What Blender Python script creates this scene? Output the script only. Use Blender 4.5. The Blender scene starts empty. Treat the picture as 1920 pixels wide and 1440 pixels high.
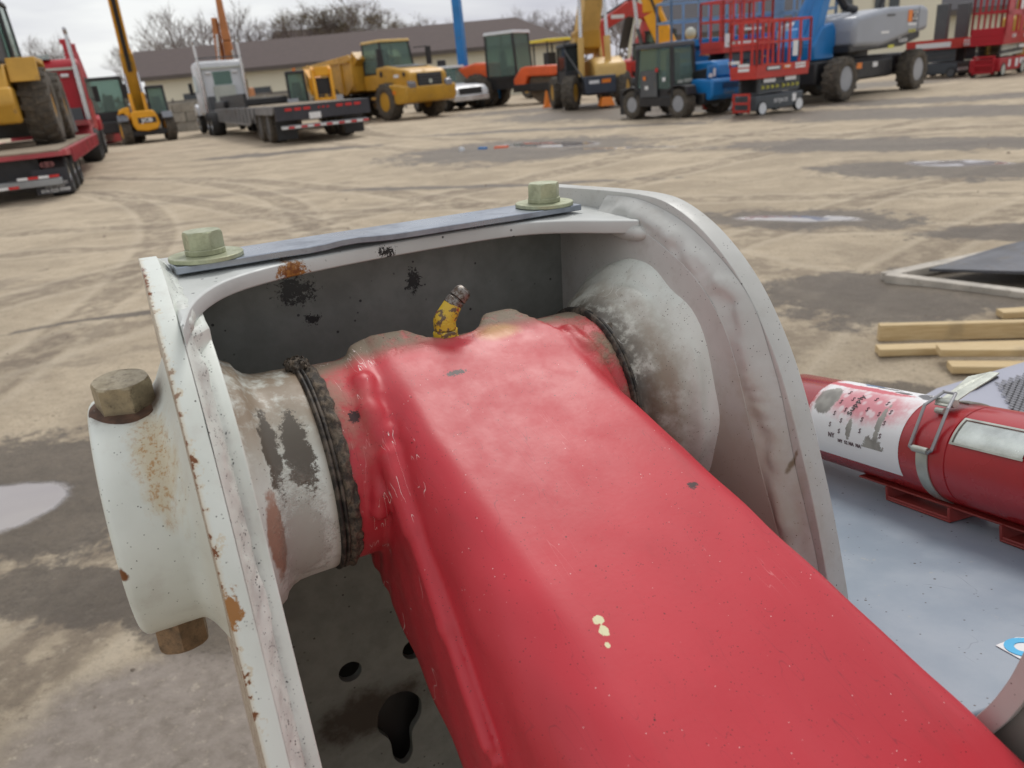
import bpy, bmesh, math, random
import numpy as np
from mathutils import Vector, Matrix, noise as mnoise
R=math.radians
random.seed(7)
sc=bpy.context.scene
COL=sc.collection
# ---------------------------------------------------------------- camera
PITCH,ROLL,HC=R(22.0),R(5.2),1.6
cf=Vector((0,math.cos(PITCH),-math.sin(PITCH))); r0=Vector((1,0,0)); u0=r0.cross(cf)
cr=math.cos(ROLL)*r0-math.sin(ROLL)*u0; cu=math.sin(ROLL)*r0+math.cos(ROLL)*u0
cam=bpy.data.objects.new('camera',bpy.data.cameras.new('camera')); COL.objects.link(cam)
CAM=Vector((0,0,HC))
m=Matrix((cr,cu,-cf)).transposed().to_4x4(); m.translation=CAM
cam.matrix_world=m
cam.data.sensor_width=36; cam.data.lens=36*1430/1920
cam.data.clip_start=.02; cam.data.clip_end=900
cam.data.dof.use_dof=True; cam.data.dof.focus_distance=.66; cam.data.dof.aperture_fstop=10
sc.camera=cam
# ---------------------------------------------------------------- light
SUN_EL,SUN_AZ=R(52),R(-60)
W=bpy.data.worlds.new('World'); sc.world=W; W.use_nodes=True
nt=W.node_tree; N=nt.nodes; L=nt.links
bg=N['Background']; sky=N.new('ShaderNodeTexSky'); sky.sky_type='NISHITA'; sky.sun_disc=False
sky.sun_elevation=SUN_EL; sky.sun_rotation=R(90)-math.atan2(math.sin(R(72)),math.cos(R(72)))
tc=N.new('ShaderNodeTexCoord'); mp=N.new('ShaderNodeMapping'); mp.inputs['Scale'].default_value=(1,1,4.2)
L.new(tc.outputs['Generated'],mp.inputs['Vector'])
nz=N.new('ShaderNodeTexNoise'); nz.inputs['Scale'].default_value=2.3; nz.inputs['Detail'].default_value=5; nz.inputs['Roughness'].default_value=.5; nz.inputs['Distortion'].default_value=.4
L.new(mp.outputs[0],nz.inputs['Vector'])
cr_=N.new('ShaderNodeValToRGB'); e=cr_.color_ramp.elements
e[0].position=.37; e[0].color=(.60,.60,.68,1); e[1].position=.60; e[1].color=(1.02,1.03,1.02,1)
L.new(nz.outputs['Fac'],cr_.inputs[0])
sk=N.new('ShaderNodeMix'); sk.data_type='RGBA'; sk.blend_type='MIX'; sk.inputs[0].default_value=.93
sc_=N.new('ShaderNodeMix'); sc_.data_type='RGBA'; sc_.blend_type='MULTIPLY'; sc_.inputs[0].default_value=1; sc_.inputs[7].default_value=(.1,.1,.1,1)
L.new(sky.outputs[0],sc_.inputs[6]); L.new(sc_.outputs[2],sk.inputs[6]); L.new(cr_.outputs[0],sk.inputs[7])
L.new(sk.outputs[2],bg.inputs['Color']); bg.inputs['Strength'].default_value=.80
sun=bpy.data.objects.new('sun',bpy.data.lights.new('sun','SUN')); COL.objects.link(sun)
sun.data.energy=1.35; sun.data.angle=R(20); sun.data.color=(1,.97,.92)
sd=Vector((math.cos(SUN_EL)*math.cos(R(72)),math.cos(SUN_EL)*math.sin(R(72)),math.sin(SUN_EL)))
sun.rotation_euler=sd.to_track_quat('Z','Y').to_euler(); sun.location=(-20,-10,40)
sc.view_settings.view_transform='Standard'; sc.view_settings.look='None'; sc.view_settings.exposure=.25; sc.view_settings.gamma=1
sc.view_settings.use_curve_mapping=False
# ---------------------------------------------------------------- material kit
class Mat:
    def __init__(s,name):
        s.m=bpy.data.materials.new(name); s.m.use_nodes=True; s.t=s.m.node_tree; s.b=s.t.nodes['Principled BSDF']
        s.tc=s.t.nodes.new('ShaderNodeTexCoord'); s.P=s.tc.outputs['Object']; s.hs=[]
    def set(s,k,v):
        i=s.b.inputs[k]
        if hasattr(v,'links'): s.t.links.new(v,i)
        else: i.default_value=(*v,1) if isinstance(v,tuple) and len(v)==3 and i.type=='RGBA' else v
        return s
    def inp(s,i,v):
        if hasattr(v,'links'): s.t.links.new(v,i)
        elif isinstance(v,tuple) and i.type=='RGBA': i.default_value=(*v,1)
        else: i.default_value=v
    def n(s,t): return s.t.nodes.new('ShaderNode'+t)
    def map(s,scale=(1,1,1),loc=(0,0,0),rot=(0,0,0),vec=None):
        k=s.n('Mapping'); k.inputs['Scale'].default_value=scale; k.inputs['Location'].default_value=loc; k.inputs['Rotation'].default_value=rot
        s.t.links.new(vec or s.P,k.inputs['Vector']); return k.outputs[0]
    def noise(s,scale,detail=4,rough=.55,vec=None,dist=0):
        k=s.n('TexNoise'); k.inputs['Scale'].default_value=scale; k.inputs['Detail'].default_value=detail
        k.inputs['Roughness'].default_value=rough; k.inputs['Distortion'].default_value=dist
        s.t.links.new(vec or s.P,k.inputs['Vector']); return k.outputs['Fac']
    def vor(s,scale,vec=None,rnd=1):
        k=s.n('TexVoronoi'); k.inputs['Scale'].default_value=scale; k.inputs['Randomness'].default_value=rnd
        s.t.links.new(vec or s.P,k.inputs['Vector']); return k.outputs['Distance']
    def ss(s,x,a,b,lo=0.,hi=1.):
        k=s.n('MapRange'); k.interpolation_type='SMOOTHSTEP'
        s.inp(k.inputs[0],x)
        if a>b: a,b,lo,hi=b,a,hi,lo
        for i,v in zip((1,2,3,4),(a,b,lo,hi)): k.inputs[i].default_value=v
        return k.outputs[0]
    def mth(s,op,a,b=0.,clamp=False):
        k=s.n('Math'); k.operation=op; k.use_clamp=clamp; s.inp(k.inputs[0],a); s.inp(k.inputs[1],b); return k.outputs[0]
    def mix(s,f,a,b):
        k=s.n('Mix'); k.data_type='RGBA'; s.inp(k.inputs[0],f); s.inp(k.inputs[6],a); s.inp(k.inputs[7],b); return k.outputs[2]
    def xyz(s,vec=None):
        k=s.n('SeparateXYZ'); s.t.links.new(vec or s.P,k.inputs[0]); return k.outputs
    def blob(s,c,r,nz=None,amp=.6,soft=.25,rot=(0,0,0)):
        k=s.n('VectorMath'); k.operation='SUBTRACT'; s.t.links.new(s.P,k.inputs[0]); k.inputs[1].default_value=c
        q=k.outputs[0]
        if rot!=(0,0,0):
            rr=s.n('VectorRotate'); rr.rotation_type='EULER_XYZ'; rr.inputs['Rotation'].default_value=rot; s.t.links.new(q,rr.inputs['Vector']); q=rr.outputs[0]
        d=s.n('VectorMath'); d.operation='DIVIDE'; s.t.links.new(q,d.inputs[0]); d.inputs[1].default_value=r
        l=s.n('VectorMath'); l.operation='LENGTH'; s.t.links.new(d.outputs[0],l.inputs[0])
        x=l.outputs['Value']
        if nz is not None: x=s.mth('ADD',x,s.mth('MULTIPLY',s.mth('SUBTRACT',nz,.5),amp*2))
        return s.ss(x,1-soft,1+soft,1,0)
    def mx(s,*a):
        o=a[0]
        for b in a[1:]: o=s.mth('MAXIMUM',o,b)
        return o
    def bump(s,h,strength=.3,dist=.002):
        k=s.n('Bump'); k.inputs['Strength'].default_value=strength; k.inputs['Distance'].default_value=dist
        s.inp(k.inputs['Height'],h)
        if s.hs: s.t.links.new(s.hs[-1],k.inputs['Normal'])
        s.hs.append(k.outputs[0]); s.t.links.new(k.outputs[0],s.b.inputs['Normal']); return s
MC={}
def simple(name,col,rough=.5,metal=0.,var=.15,scale=6.,coat=0.,dirt=0.,dcol=(.16,.13,.095)):
    """painted / plain surface with a little mottling and road dirt"""
    if name in MC: return MC[name]
    k=Mat(name); n=k.noise(scale,5,.6)
    c=k.mix(k.ss(n,.3,.7),tuple(v*(1-var) for v in col),tuple(min(1,v*(1+var)) for v in col))
    if dirt>0:
        n2=k.noise(scale*2.3,6,.65); c=k.mix(k.ss(n2,.62-dirt*.3,.75,0,min(1,.35+dirt)),c,dcol)
        k.set('Roughness',k.mth('ADD',k.ss(n2,.5,.7,0,.25),rough))
    else: k.set('Roughness',k.ss(n,.2,.8,max(.03,rough-.07),rough+.07))
    k.set('Base Color',c).set('Metallic',metal)
    if coat: k.set('Coat Weight',coat).set('Coat Roughness',.15)
    MC[name]=k.m; return k.m
# ---------------------------------------------------------------- object kit
def obj(name,me,mat=None,parent=None,M=None):
    o=bpy.data.objects.new(name,me); COL.objects.link(o)
    if mat and not me.materials: me.materials.append(mat)
    if parent: o.parent=parent
    if M is not None: o.matrix_basis=M
    return o
def tag(o,label=None,cat=None,group=None,kind=None):
    for k,v in (('label',label),('category',cat),('group',group),('kind',kind)):
        if v: o[k]=v
    return o
def empty(name,loc=(0,0,0),rz=0,scale=1):
    o=bpy.data.objects.new(name,None); COL.objects.link(o); o.location=loc; o.rotation_euler=(0,0,rz); o.scale=(scale,)*3; o.empty_display_size=.2
    return o
def smooth(me,ang=35):
    if ang is None: return me
    me.shade_smooth(); me.set_sharp_from_angle(angle=R(ang)); return me
def mesh(name,v,f,ang=35):
    me=bpy.data.meshes.new(name); me.from_pydata([tuple(p) for p in v],[],[tuple(q) for q in f]); me.update()
    bm=bmesh.new(); bm.from_mesh(me); bmesh.ops.recalc_face_normals(bm,faces=bm.faces); bm.to_mesh(me); bm.free()
    if ang is not None: smooth(me,ang)
    return me
class MB:
    """collects simple solids, then links them as ONE mesh object"""
    def __init__(s): s.v=[];s.f=[]
    def add(s,v,f):
        o=len(s.v); s.v+= [Vector(p) for p in v]; s.f+=[tuple(i+o for i in q) for q in f]; return s
    def box(s,x0,x1,y0,y1,z0,z1,t=0,tx=0,ty=0):
        """axis box; t tapers the top inwards (tx,ty override per axis)"""
        a,b=tx or t,ty or t
        v=[(x0,y0,z0),(x1,y0,z0),(x1,y1,z0),(x0,y1,z0),(x0+a,y0+b,z1),(x1-a,y0+b,z1),(x1-a,y1-b,z1),(x0+a,y1-b,z1)]
        return s.add(v,[(0,3,2,1),(4,5,6,7),(0,1,5,4),(1,2,6,5),(2,3,7,6),(3,0,4,7)])
    def prism(s,pts,y0,y1,ax='y',in0=0):
        n=len(pts)
        def mk(p,w):
            return (p[0],w,p[1]) if ax=='y' else ((w,p[0],p[1]) if ax=='x' else (p[0],p[1],w))
        v=[mk(p,y0) for p in pts]+[mk(p,y1) for p in pts]
        return s.add(v,[tuple(range(n)),tuple(range(2*n-1,n-1,-1))]+[(i,(i+1)%n,n+(i+1)%n,n+i) for i in range(n)])
    def cyl(s,a,b,r0,r1=None,n=12,cap=True):
        r1=r0 if r1 is None else r1; a,b=Vector(a),Vector(b); d=(b-a).normalized(); q=d.to_track_quat('Z','Y')
        v=[a+q@Vector((r0*math.cos(2*math.pi*i/n),r0*math.sin(2*math.pi*i/n),0)) for i in range(n)]+[b+q@Vector((r1*math.cos(2*math.pi*i/n),r1*math.sin(2*math.pi*i/n),0)) for i in range(n)]
        f=[(i,(i+1)%n,n+(i+1)%n,n+i) for i in range(n)]
        if cap: f+=[tuple(range(n-1,-1,-1)),tuple(range(n,2*n))]
        return s.add(v,f)
    def tube(s,pts,r,n=8):
        for a,b in zip(pts,pts[1:]): s.cyl(a,b,r,r,n)
        return s
    def beam(s,a,b,w,h,w1=None,h1=None):
        """rectangular bar, w along the horizontal normal, h across"""
        a,b=Vector(a),Vector(b); d=(b-a).normalized(); side=Vector((-d.y,d.x,0)); side=side.normalized() if side.length>1e-4 else Vector((0,1,0)); up=side.cross(d)*-1
        w1=w if w1 is None else w1; h1=h if h1 is None else h1
        v=[a+side*(w/2*i)+up*(h/2*j) for i,j in ((-1,-1),(1,-1),(1,1),(-1,1))]+[b+side*(w1/2*i)+up*(h1/2*j) for i,j in ((-1,-1),(1,-1),(1,1),(-1,1))]
        return s.add(v,[(0,3,2,1),(4,5,6,7),(0,1,5,4),(1,2,6,5),(2,3,7,6),(3,0,4,7)])
    def lathe(s,prof,o=(0,0,0),ax='y',n=24,close=False):
        """prof = (axial, radius) pairs"""
        o=Vector(o); v=[]
        for a,r in prof:
            for i in range(n):
                t=2*math.pi*i/n; c,q=r*math.cos(t),r*math.sin(t)
                v.append(o+Vector((c,a,q) if ax=='y' else ((a,c,q) if ax=='x' else (c,q,a))))
        f=[(k*n+i,k*n+(i+1)%n,(k+1)*n+(i+1)%n,(k+1)*n+i) for k in range(len(prof)-1) for i in range(n)]
        if close: f+=[((len(prof)-1)*n+i,(len(prof)-1)*n+(i+1)%n,(i+1)%n,i) for i in range(n)]
        else: f+=[tuple(range(n)),tuple(range(len(prof)*n-1,(len(prof)-1)*n-1,-1))]
        return s.add(v,f)
    def sph(s,c,r,n=10,sz=1):
        c=Vector(c); return s.lathe([(-r*math.cos(math.pi*k/6)*sz,max(.001,r*math.sin(math.pi*k/6))) for k in range(7)],c,'z',n)
    def build(s,name,mat,parent=None,M=None,bev=0,ang=35,seg=2):
        me=mesh(name,s.v,s.f,None); o=obj(name,me,mat,parent,M)
        if bev:
            b=o.modifiers.new('bevel','BEVEL'); b.width=bev; b.segments=seg; b.limit_method='ANGLE'; b.angle_limit=R(40)
        smooth(me,ang); return o
def text(name,s,size,mat,parent,M,ext=.002,sx=1,bold=0,align='CENTER'):
    c=bpy.data.curves.new(name,'FONT'); c.body=s; c.size=size; c.extrude=ext; c.align_x=align; c.align_y='CENTER'; c.resolution_u=2; c.offset=bold
    t=bpy.data.objects.new('tmp',c); COL.objects.link(t)
    me=bpy.data.meshes.new_from_object(t.evaluated_get(bpy.context.evaluated_depsgraph_get())); bpy.data.objects.remove(t)
    if sx!=1: me.transform(Matrix.Diagonal((sx,1,1,1)))
    me.materials.clear(); return obj(name,me,mat,parent,M)
def copy_tree(o,parent=None):
    c=o.copy(); COL.objects.link(c)
    if parent: c.parent=parent
    for ch in [x for x in bpy.data.objects if x.parent==o]: copy_tree(ch,c)
    return c
def crom(pts,k=6):
    """catmull-rom through 2D/3D points"""
    P=[np.array(p,float) for p in pts]; P=[2*P[0]-P[1]]+P+[2*P[-1]-P[-2]]; out=[]
    for i in range(1,len(P)-2):
        for j in range(k):
            t=j/k; a,b,c,d=P[i-1:i+3]
            out.append(.5*((2*b)+(-a+c)*t+(2*a-5*b+4*c-d)*t*t+(-a+3*b-3*c+d)*t**3))
    out.append(P[-2]); return np.array(out)
def soften(p,it=6):
    p=p.copy()
    for _ in range(it): p[1:-1]=.5*p[1:-1]+.25*(p[:-2]+p[2:])
    return p
def nets(f,lo,hi,h):
    """surface nets of a signed distance function on a grid"""
    ax=[np.arange(lo[i],hi[i]+h,h) for i in range(3)]
    G=np.meshgrid(*ax,indexing='ij'); F=f(*G); S=F<0
    nx,ny,nz_=F.shape; c=np.zeros((nx-1,ny-1,nz_-1),int)
    for a in (0,1):
        for b in (0,1):
            for d in (0,1): c+=S[a:nx-1+a,b:ny-1+b,d:nz_-1+d]
    act=(c>0)&(c<8); idx=-np.ones(act.shape,int); ii=np.argwhere(act); idx[act]=np.arange(len(ii))
    acc=np.zeros((len(ii),3)); cnt=np.zeros(len(ii))
    for a in range(3):
        for b in (0,1):
            for d in (0,1):
                o0=np.zeros(3,int); o1=np.zeros(3,int); oth=[k for k in range(3) if k!=a]
                o0[oth[0]]=o1[oth[0]]=b; o0[oth[1]]=o1[oth[1]]=d; o1[a]=1
                p=ii+o0; q=ii+o1; f0=F[p[:,0],p[:,1],p[:,2]]; f1=F[q[:,0],q[:,1],q[:,2]]
                m_=(f0<0)!=(f1<0); t=np.where(m_,f0/(f0-f1+1e-30),0)
                pos=p.astype(float); pos[:,a]+=t; acc[m_]+=pos[m_]; cnt[m_]+=1
    V=acc/np.maximum(cnt,1)[:,None]*h+np.array(lo)
    faces=[]
    for a in range(3):
        b,d=(a+1)%3,(a+2)%3
        sl0=[slice(None)]*3; sl1=[slice(None)]*3; sl0[a]=slice(0,-1); sl1[a]=slice(1,None)
        ch=S[tuple(sl0)]!=S[tuple(sl1)]; e=np.argwhere(ch)
        e=e[(e[:,b]>0)&(e[:,d]>0)]
        lim=np.array(act.shape); e=e[(e[:,b]<lim[b])&(e[:,d]<lim[d])]
        q=[]
        for (db,dd) in ((0,0),(-1,0),(-1,-1),(0,-1)):
            t=e.copy(); t[:,b]+=db; t[:,d]+=dd; q.append(idx[t[:,0],t[:,1],t[:,2]])
        q=np.stack(q,1); fl=S[tuple(e.T)]; q[~fl]=q[~fl][:,::-1]; faces.append(q)
    fa=np.concatenate(faces); fa=fa[(fa>=0).all(1)]
    for _ in range(2):
        g=np.zeros_like(V); e_=h*.25; f0=f(*V.T)
        for a in range(3):
            d=np.zeros(3); d[a]=e_; g[:,a]=(f(*(V+d).T)-f(*(V-d).T))/(2*e_)
        V-=np.clip(f0,-h,h)[:,None]*g/np.maximum((g**2).sum(1),.3)[:,None]
    me=bpy.data.meshes.new('net'); me.from_pydata(V.tolist(),[],fa.tolist()); me.update()
    me.shade_smooth(); return me
def plate(name,pts,plane,a,b,mat,parent,M=None,holes=(),bev=.001,ang=30):
    """flat plate cut from an outline. plane 'yz': a..b along x; 'xy': along z; 'xz': along y"""
    c=bpy.data.curves.new('p','CURVE'); c.dimensions='2D'; c.fill_mode='BOTH'
    for ring in [pts]+list(holes):
        sp=c.splines.new('POLY'); sp.points.add(len(ring)-1); sp.use_cyclic_u=True
        for i,p in enumerate(ring): sp.points[i].co=(p[0],p[1],0,1)
    c.extrude=abs(b-a)/2-bev; c.bevel_depth=bev; c.bevel_resolution=2; c.offset=-bev
    t=bpy.data.objects.new('tmp',c); COL.objects.link(t)
    me=bpy.data.meshes.new_from_object(t.evaluated_get(bpy.context.evaluated_depsgraph_get())); bpy.data.objects.remove(t)
    k=(a+b)/2
    Q={'yz':Matrix(((0,0,1,k),(1,0,0,0),(0,1,0,0),(0,0,0,1))),'xy':Matrix.Translation((0,0,k)),'xz':Matrix(((1,0,0,0),(0,0,-1,k),(0,1,0,0),(0,0,0,1)))}[plane]
    me.transform(Q); me.materials.clear()
    bm=bmesh.new(); bm.from_mesh(me); bmesh.ops.remove_doubles(bm,verts=bm.verts,dist=1e-5); bmesh.ops.recalc_face_normals(bm,faces=bm.faces); bm.to_mesh(me); bm.free()
    smooth(me,ang); return obj(name,me,mat,parent,M)
# ================================================================ foreground: boom pivot of a lift
LX=Vector((0.9022975978461721,0.4302098972370099,-0.027901420041795934))
LZ=(Vector((0,0,1))-LX*LX.z).normalized(); LY=LZ.cross(LX)
ML=Matrix((LX,LY,LZ)).transposed().to_4x4(); ML.translation=Vector((-0.2621229862531249,0.5311449840302075,1.3129496696987664))
BD=Vector((0,-0.93371776,-0.35800998)); ND=Vector((0,-.35800998,.93371776))     # arm direction and its top normal

def speck(k,scale,thr,seedoff=0,vec=None):
    """small sparse dots"""
    v=k.map((1,1,1),(seedoff,seedoff*.7,seedoff*.3)); d=k.vor(scale,v); nn=k.noise(scale*.35,2,.5,v)
    return k.mth('MULTIPLY',k.ss(d,thr,thr*1.5,1,0),k.ss(nn,.52,.60))
RUST=(.17,.055,.012); RUST2=(.32,.14,.03); MUD=(.17,.13,.095)
def mat_white(name,side):
    k=Mat(name); x=k.xyz(); big=k.noise(9,4,.6); fine=k.noise(160,3,.6); mid=k.noise(38,5,.65)
    c=k.mix(k.ss(big,.35,.7),(.70,.735,.68),(.60,.63,.57))
    c=k.mix(k.ss(mid,.52,.75,0,.35),c,(.50,.47,.42))
    # dark specks
    c=k.mix(speck(k,330,.11),c,(.04,.035,.03)); c=k.mix(speck(k,120,.055,3.3),c,(.03,.025,.02))
    if side=='left':
        edge=k.mth('ABSOLUTE',k.mth('SUBTRACT',x[0],.0062))
        thr=k.mth('MULTIPLY',k.mth('MULTIPLY',k.ss(k.noise(150,4,.7),.50,.70),k.ss(k.noise(22,3,.6),.38,.62,.1,1)),.0042)
        thr=k.mth('ADD',thr,.0001)
        er=k.mth('MULTIPLY',k.ss(k.mth('SUBTRACT',edge,thr),-.0004,.0004,1,0),k.ss(x[2],.17,.10,.35,1))
        halo=k.ss(k.mth('SUBTRACT',edge,k.mth('MULTIPLY',thr,2.2)),-.001,.003,.45,0)
        c=k.mix(halo,c,(.55,.40,.20)); c=k.mix(er,c,RUST)
        b=k.blob((.009,-.193,.020),(.005,.012,.010),k.noise(170,5,.8),2.0,.15); c=k.mix(b,c,RUST2)
        b=k.blob((.0065,-.055,.185),(.0025,.05,.012),k.noise(150,4,.7),1.6,.2); c=k.mix(b,c,RUST)
        g=k.mth('MULTIPLY',k.ss(x[0],.019,.024),k.ss(x[0],.034,.030)); c=k.mix(k.mth('MULTIPLY',g,k.ss(mid,.4,.65,.10,.6)),c,(.43,.43,.40))
        dd=k.mth('MULTIPLY',g,speck(k,520,.24,7)); c=k.mix(dd,c,(.03,.03,.03))
    elif side=='boss':
        st=k.blob((-.013,-.058,.062),(.012,.034,.040),k.noise(60,5,.75,k.map((1,1,.35))),1.0,.55)
        c=k.mix(k.mth('MULTIPLY',st,.6),c,(.55,.42,.20)); c=k.mix(k.mth('MULTIPLY',st,k.ss(k.noise(260,5,.8,k.map((1,1,.5))),.50,.62,0,.8)),c,(.42,.20,.045))
        rr=k.blob((-.025,-.01,.095),(.028,.028,.012),mid,.5,.3); c=k.mix(rr,c,(.10,.055,.03))
        for p,r in (((-.050,-.087,.0),.005),((-.03,-.04,-.088),.012)):
            c=k.mix(k.blob(p,(r,r,r),k.noise(200,3),.5,.2),c,RUST)
        c=k.mix(k.ss(x[0],-.004,.004,0,.35),c,(.55,.50,.40))
    elif side=='collar':
        top=k.ss(x[2],.03,.082); c=k.mix(k.mth('MULTIPLY',top,k.ss(mid,.35,.55,.25,1)),c,(.27,.215,.155))
        b=k.mx(k.blob((.078,-.068,.048),(.010,.022,.036),k.noise(70,6,.8),1.6,.12),k.blob((.060,-.066,.052),(.006,.03,.030),k.noise(90,6,.8),1.8,.2))
        c=k.mix(b,c,(.10,.085,.065))
        b=k.blob((.049,-.082,.000),(.0075,.035,.034),mid,.6,.12); c=k.mix(b,c,(.36,.22,.16))
        b=k.blob((.072,-.085,-.02),(.02,.03,.05),k.noise(40,5,.8),1.3,.4); c=k.mix(k.mth('MULTIPLY',b,.6),c,(.26,.23,.19))
        c=k.mix(k.ss(x[0],.090,.098,0,.55),c,(.20,.12,.06))
        k.bump(k.mx(top,b),.5,.002)
    elif side=='hub':
        w=k.mth('MULTIPLY',k.ss(x[0],.432,.392,0,1),k.ss(x[2],.115,.02,.65,1)); c=k.mix(k.mth('MULTIPLY',w,k.ss(mid,.30,.62,.45,1)),c,(.25,.20,.14))
        w=k.mth('MULTIPLY',k.ss(x[0],.40,.37),k.ss(mid,.36,.5)); c=k.mix(w,c,(.05,.04,.03))
        c=k.mix(speck(k,420,.12,2),c,(.06,.05,.04)); c=k.mix(k.ss(k.noise(70,5,.7,k.map((1,1,.18))),.55,.72,0,.35),c,(.34,.30,.24))
        scr=k.ss(k.mth('ABSOLUTE',k.mth('SUBTRACT',k.noise(22,2,.5),.5)),.004,.001,0,.8); c=k.mix(k.mth('MULTIPLY',scr,k.ss(big,.5,.6)),c,(.7,.7,.66))
    elif side=='right':
        c=k.mix(k.ss(big,.3,.7),(.53,.53,.50),(.44,.44,.41)); c=k.mix(k.ss(mid,.52,.75,0,.4),c,(.36,.33,.29)); c=k.mix(speck(k,330,.11),c,(.04,.035,.03)); c=k.mix(speck(k,110,.05,3.3),c,(.03,.025,.02))
        b=k.blob((.43,-.135,-.07),(.03,.10,.10),mid,.8,.5); c=k.mix(k.mth('MULTIPLY',b,.55),c,(.30,.24,.16))
        st=k.ss(k.noise(55,4,.6,k.map((1,1,.12))),.60,.78,0,.45); c=k.mix(k.mth('MULTIPLY',st,k.ss(x[2],.05,-.1)),c,(.35,.25,.14))
        c=k.mix(k.blob((.447,-.19,-.035),(.008,.003,.035),k.noise(90,3),.5,.2,(R(-12),0,0)),c,(.16,.12,.07))
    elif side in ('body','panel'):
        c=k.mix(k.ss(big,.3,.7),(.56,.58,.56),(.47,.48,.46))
        if side=='panel': c=k.mix(k.ss(mid,.3,.7),(.225,.235,.215),(.18,.187,.17))  # back panel: same paint, darkened so its colour carries the recess shade
        c=k.mix(speck(k,90,.10,9),c,(.03,.03,.03))
        for p,r in (((.135,.139,.118),(.016,.02,.012)),((.253,.139,.107),(.007,.02,.010)),((.146,.139,.087),(.007,.02,.005))):
            c=k.mix(k.blob(p,r,k.noise(190,5,.85),2.6,.08),c,(.01,.01,.01))
        for p,r in (((.117,.052,.155),(.013,.02,.008)),):
            c=k.mix(k.blob(p,r,k.noise(150,5,.8),1.6,.2),c,k.mix(k.ss(k.noise(200,4),.4,.6),RUST2,RUST))
        c=k.mix(k.blob((.205,.066,.156),(.006,.012,.005),k.noise(210,5,.85),3.0,.1),c,(.012,.012,.012))
        c=k.mix(k.blob((.14,.139,-.408),(.062,.02,.034),mid,.9,.5),c,(.030,.018,.012))
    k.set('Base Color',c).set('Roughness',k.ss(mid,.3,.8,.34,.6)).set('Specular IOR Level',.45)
    k.bump(k.mth('ADD',k.mth('MULTIPLY',fine,.35),k.noise(45,3,.5)),.22,.0012)
    return k.m
WL,WB,WC,WH,WR,WI,WSHADE=[mat_white('white_paint_'+s,s) for s in ('left','boss','collar','hub','right','body','panel')]
def mat_red():
    k=Mat('red_arm_paint'); x=k.xyz(); mid=k.noise(30,5,.65); big=k.noise(7,3,.5)
    c=k.mix(k.ss(big,.35,.7),(.56,.036,.052),(.48,.027,.040))
    c=k.mix(k.ss(k.noise(5,4,.6,k.map((3,.6,.6))),.5,.8,0,.16),c,(.62,.13,.15))
    dust=k.mth('MULTIPLY',k.ss(x[0],.150,.104),k.ss(x[2],.0,.075)); c=k.mix(k.mth('MULTIPLY',dust,k.ss(mid,.38,.6)),c,(.30,.215,.155))
    rad=k.mth('SQRT',k.mth('ADD',k.mth('MULTIPLY',x[1],x[1]),k.mth('MULTIPLY',x[2],x[2]))); d2=k.mth('MULTIPLY',k.mth('MULTIPLY',k.ss(x[0],.325,.362),k.ss(rad,.112,.092)),k.ss(mid,.36,.6,.15,1)); c=k.mix(d2,c,(.23,.175,.12))
    d3=k.mth('MULTIPLY',k.ss(x[1],-.022,.006),k.mth('MULTIPLY',k.ss(x[2],.074,.083),k.ss(mid,.34,.5,.4,1))); c=k.mix(d3,c,(.22,.175,.125))
    d4=k.mth('MULTIPLY',k.ss(x[0],.118,.107),k.ss(mid,.42,.52,.35,1)); c=k.mix(d4,c,(.12,.10,.08))
    c=k.mix(speck(k,420,.12,1),c,(.05,.01,.01)); c=k.mix(speck(k,90,.045,5),c,(.03,.01,.01)); c=k.mix(speck(k,200,.055,8),c,(.75,.50,.48))
    for p,r in (((.203,-.2746,-.0142),(.0035,.003,.003)),((.202,-.2818,-.017),(.003,.004,.003)),((.199,-.290,-.020),(.0015,.002,.002))):
        c=k.mix(k.blob(p,r,k.noise(400,2),.5,.1),c,(.70,.66,.40))
    for p,r in (((.2157,-.049,.072),(.009,.003,.003)),((.31,-.0,.08),(.006,.01,.003)),((.327,-.211,.01),(.004,.003,.003)),((.126,-.058,.060),(.004,.005,.005))):
        c=k.mix(k.blob(p,r,k.noise(500,3,.8),1.3,.1),c,(.05,.02,.02))
    c=k.mix(k.mth('MULTIPLY',k.blob((.275,-.012,.085),(.018,.01,.012),mid,.6,.5),.45),c,(.62,.42,.10))
    # hairline scratches, light paint runs near the weld
    v=k.map((9,1.3,1.3),(0,0,0),(0,R(8),R(14))); sc1=k.ss(k.mth('ABSOLUTE',k.mth('SUBTRACT',k.noise(8,1.5,.5,v),.5)),.0026,.0007,0,.5)
    c=k.mix(k.mth('MULTIPLY',sc1,k.ss(big,.45,.62)),c,(.20,.02,.03))
    v=k.map((14,1.0,1.4),(.7,.1,.4),(R(-20),0,R(3))); s2=k.ss(k.mth('ABSOLUTE',k.mth('SUBTRACT',k.noise(6,1.5,.5,v),.5)),.0026,.0006,0,.35)
    c=k.mix(k.mth('MULTIPLY',s2,k.ss(k.noise(11,2),.60,.68)),c,(.76,.30,.30))
    sm_=k.ss(k.noise(9,5,.7,k.map((2.2,.5,.8),(0,0,0),(R(-20),0,0))),.55,.72,0,.30); c=k.mix(sm_,c,(.30,.03,.035))
    v=k.map((26,3.5,3.5),(.3,.2,.1)); rn=k.mth('MULTIPLY',k.ss(k.mth('ABSOLUTE',k.mth('SUBTRACT',k.noise(5,2,.6,v),.5)),.006,.002),k.mth('MULTIPLY',k.ss(x[0],.165,.150),k.ss(k.noise(40,2),.53,.58)))
    c=k.mix(k.mth('MULTIPLY',k.mth('MULTIPLY',rn,k.ss(x[1],-.16,-.12)),k.ss(x[0],.112,.125)),c,(.85,.72,.68))
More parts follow.
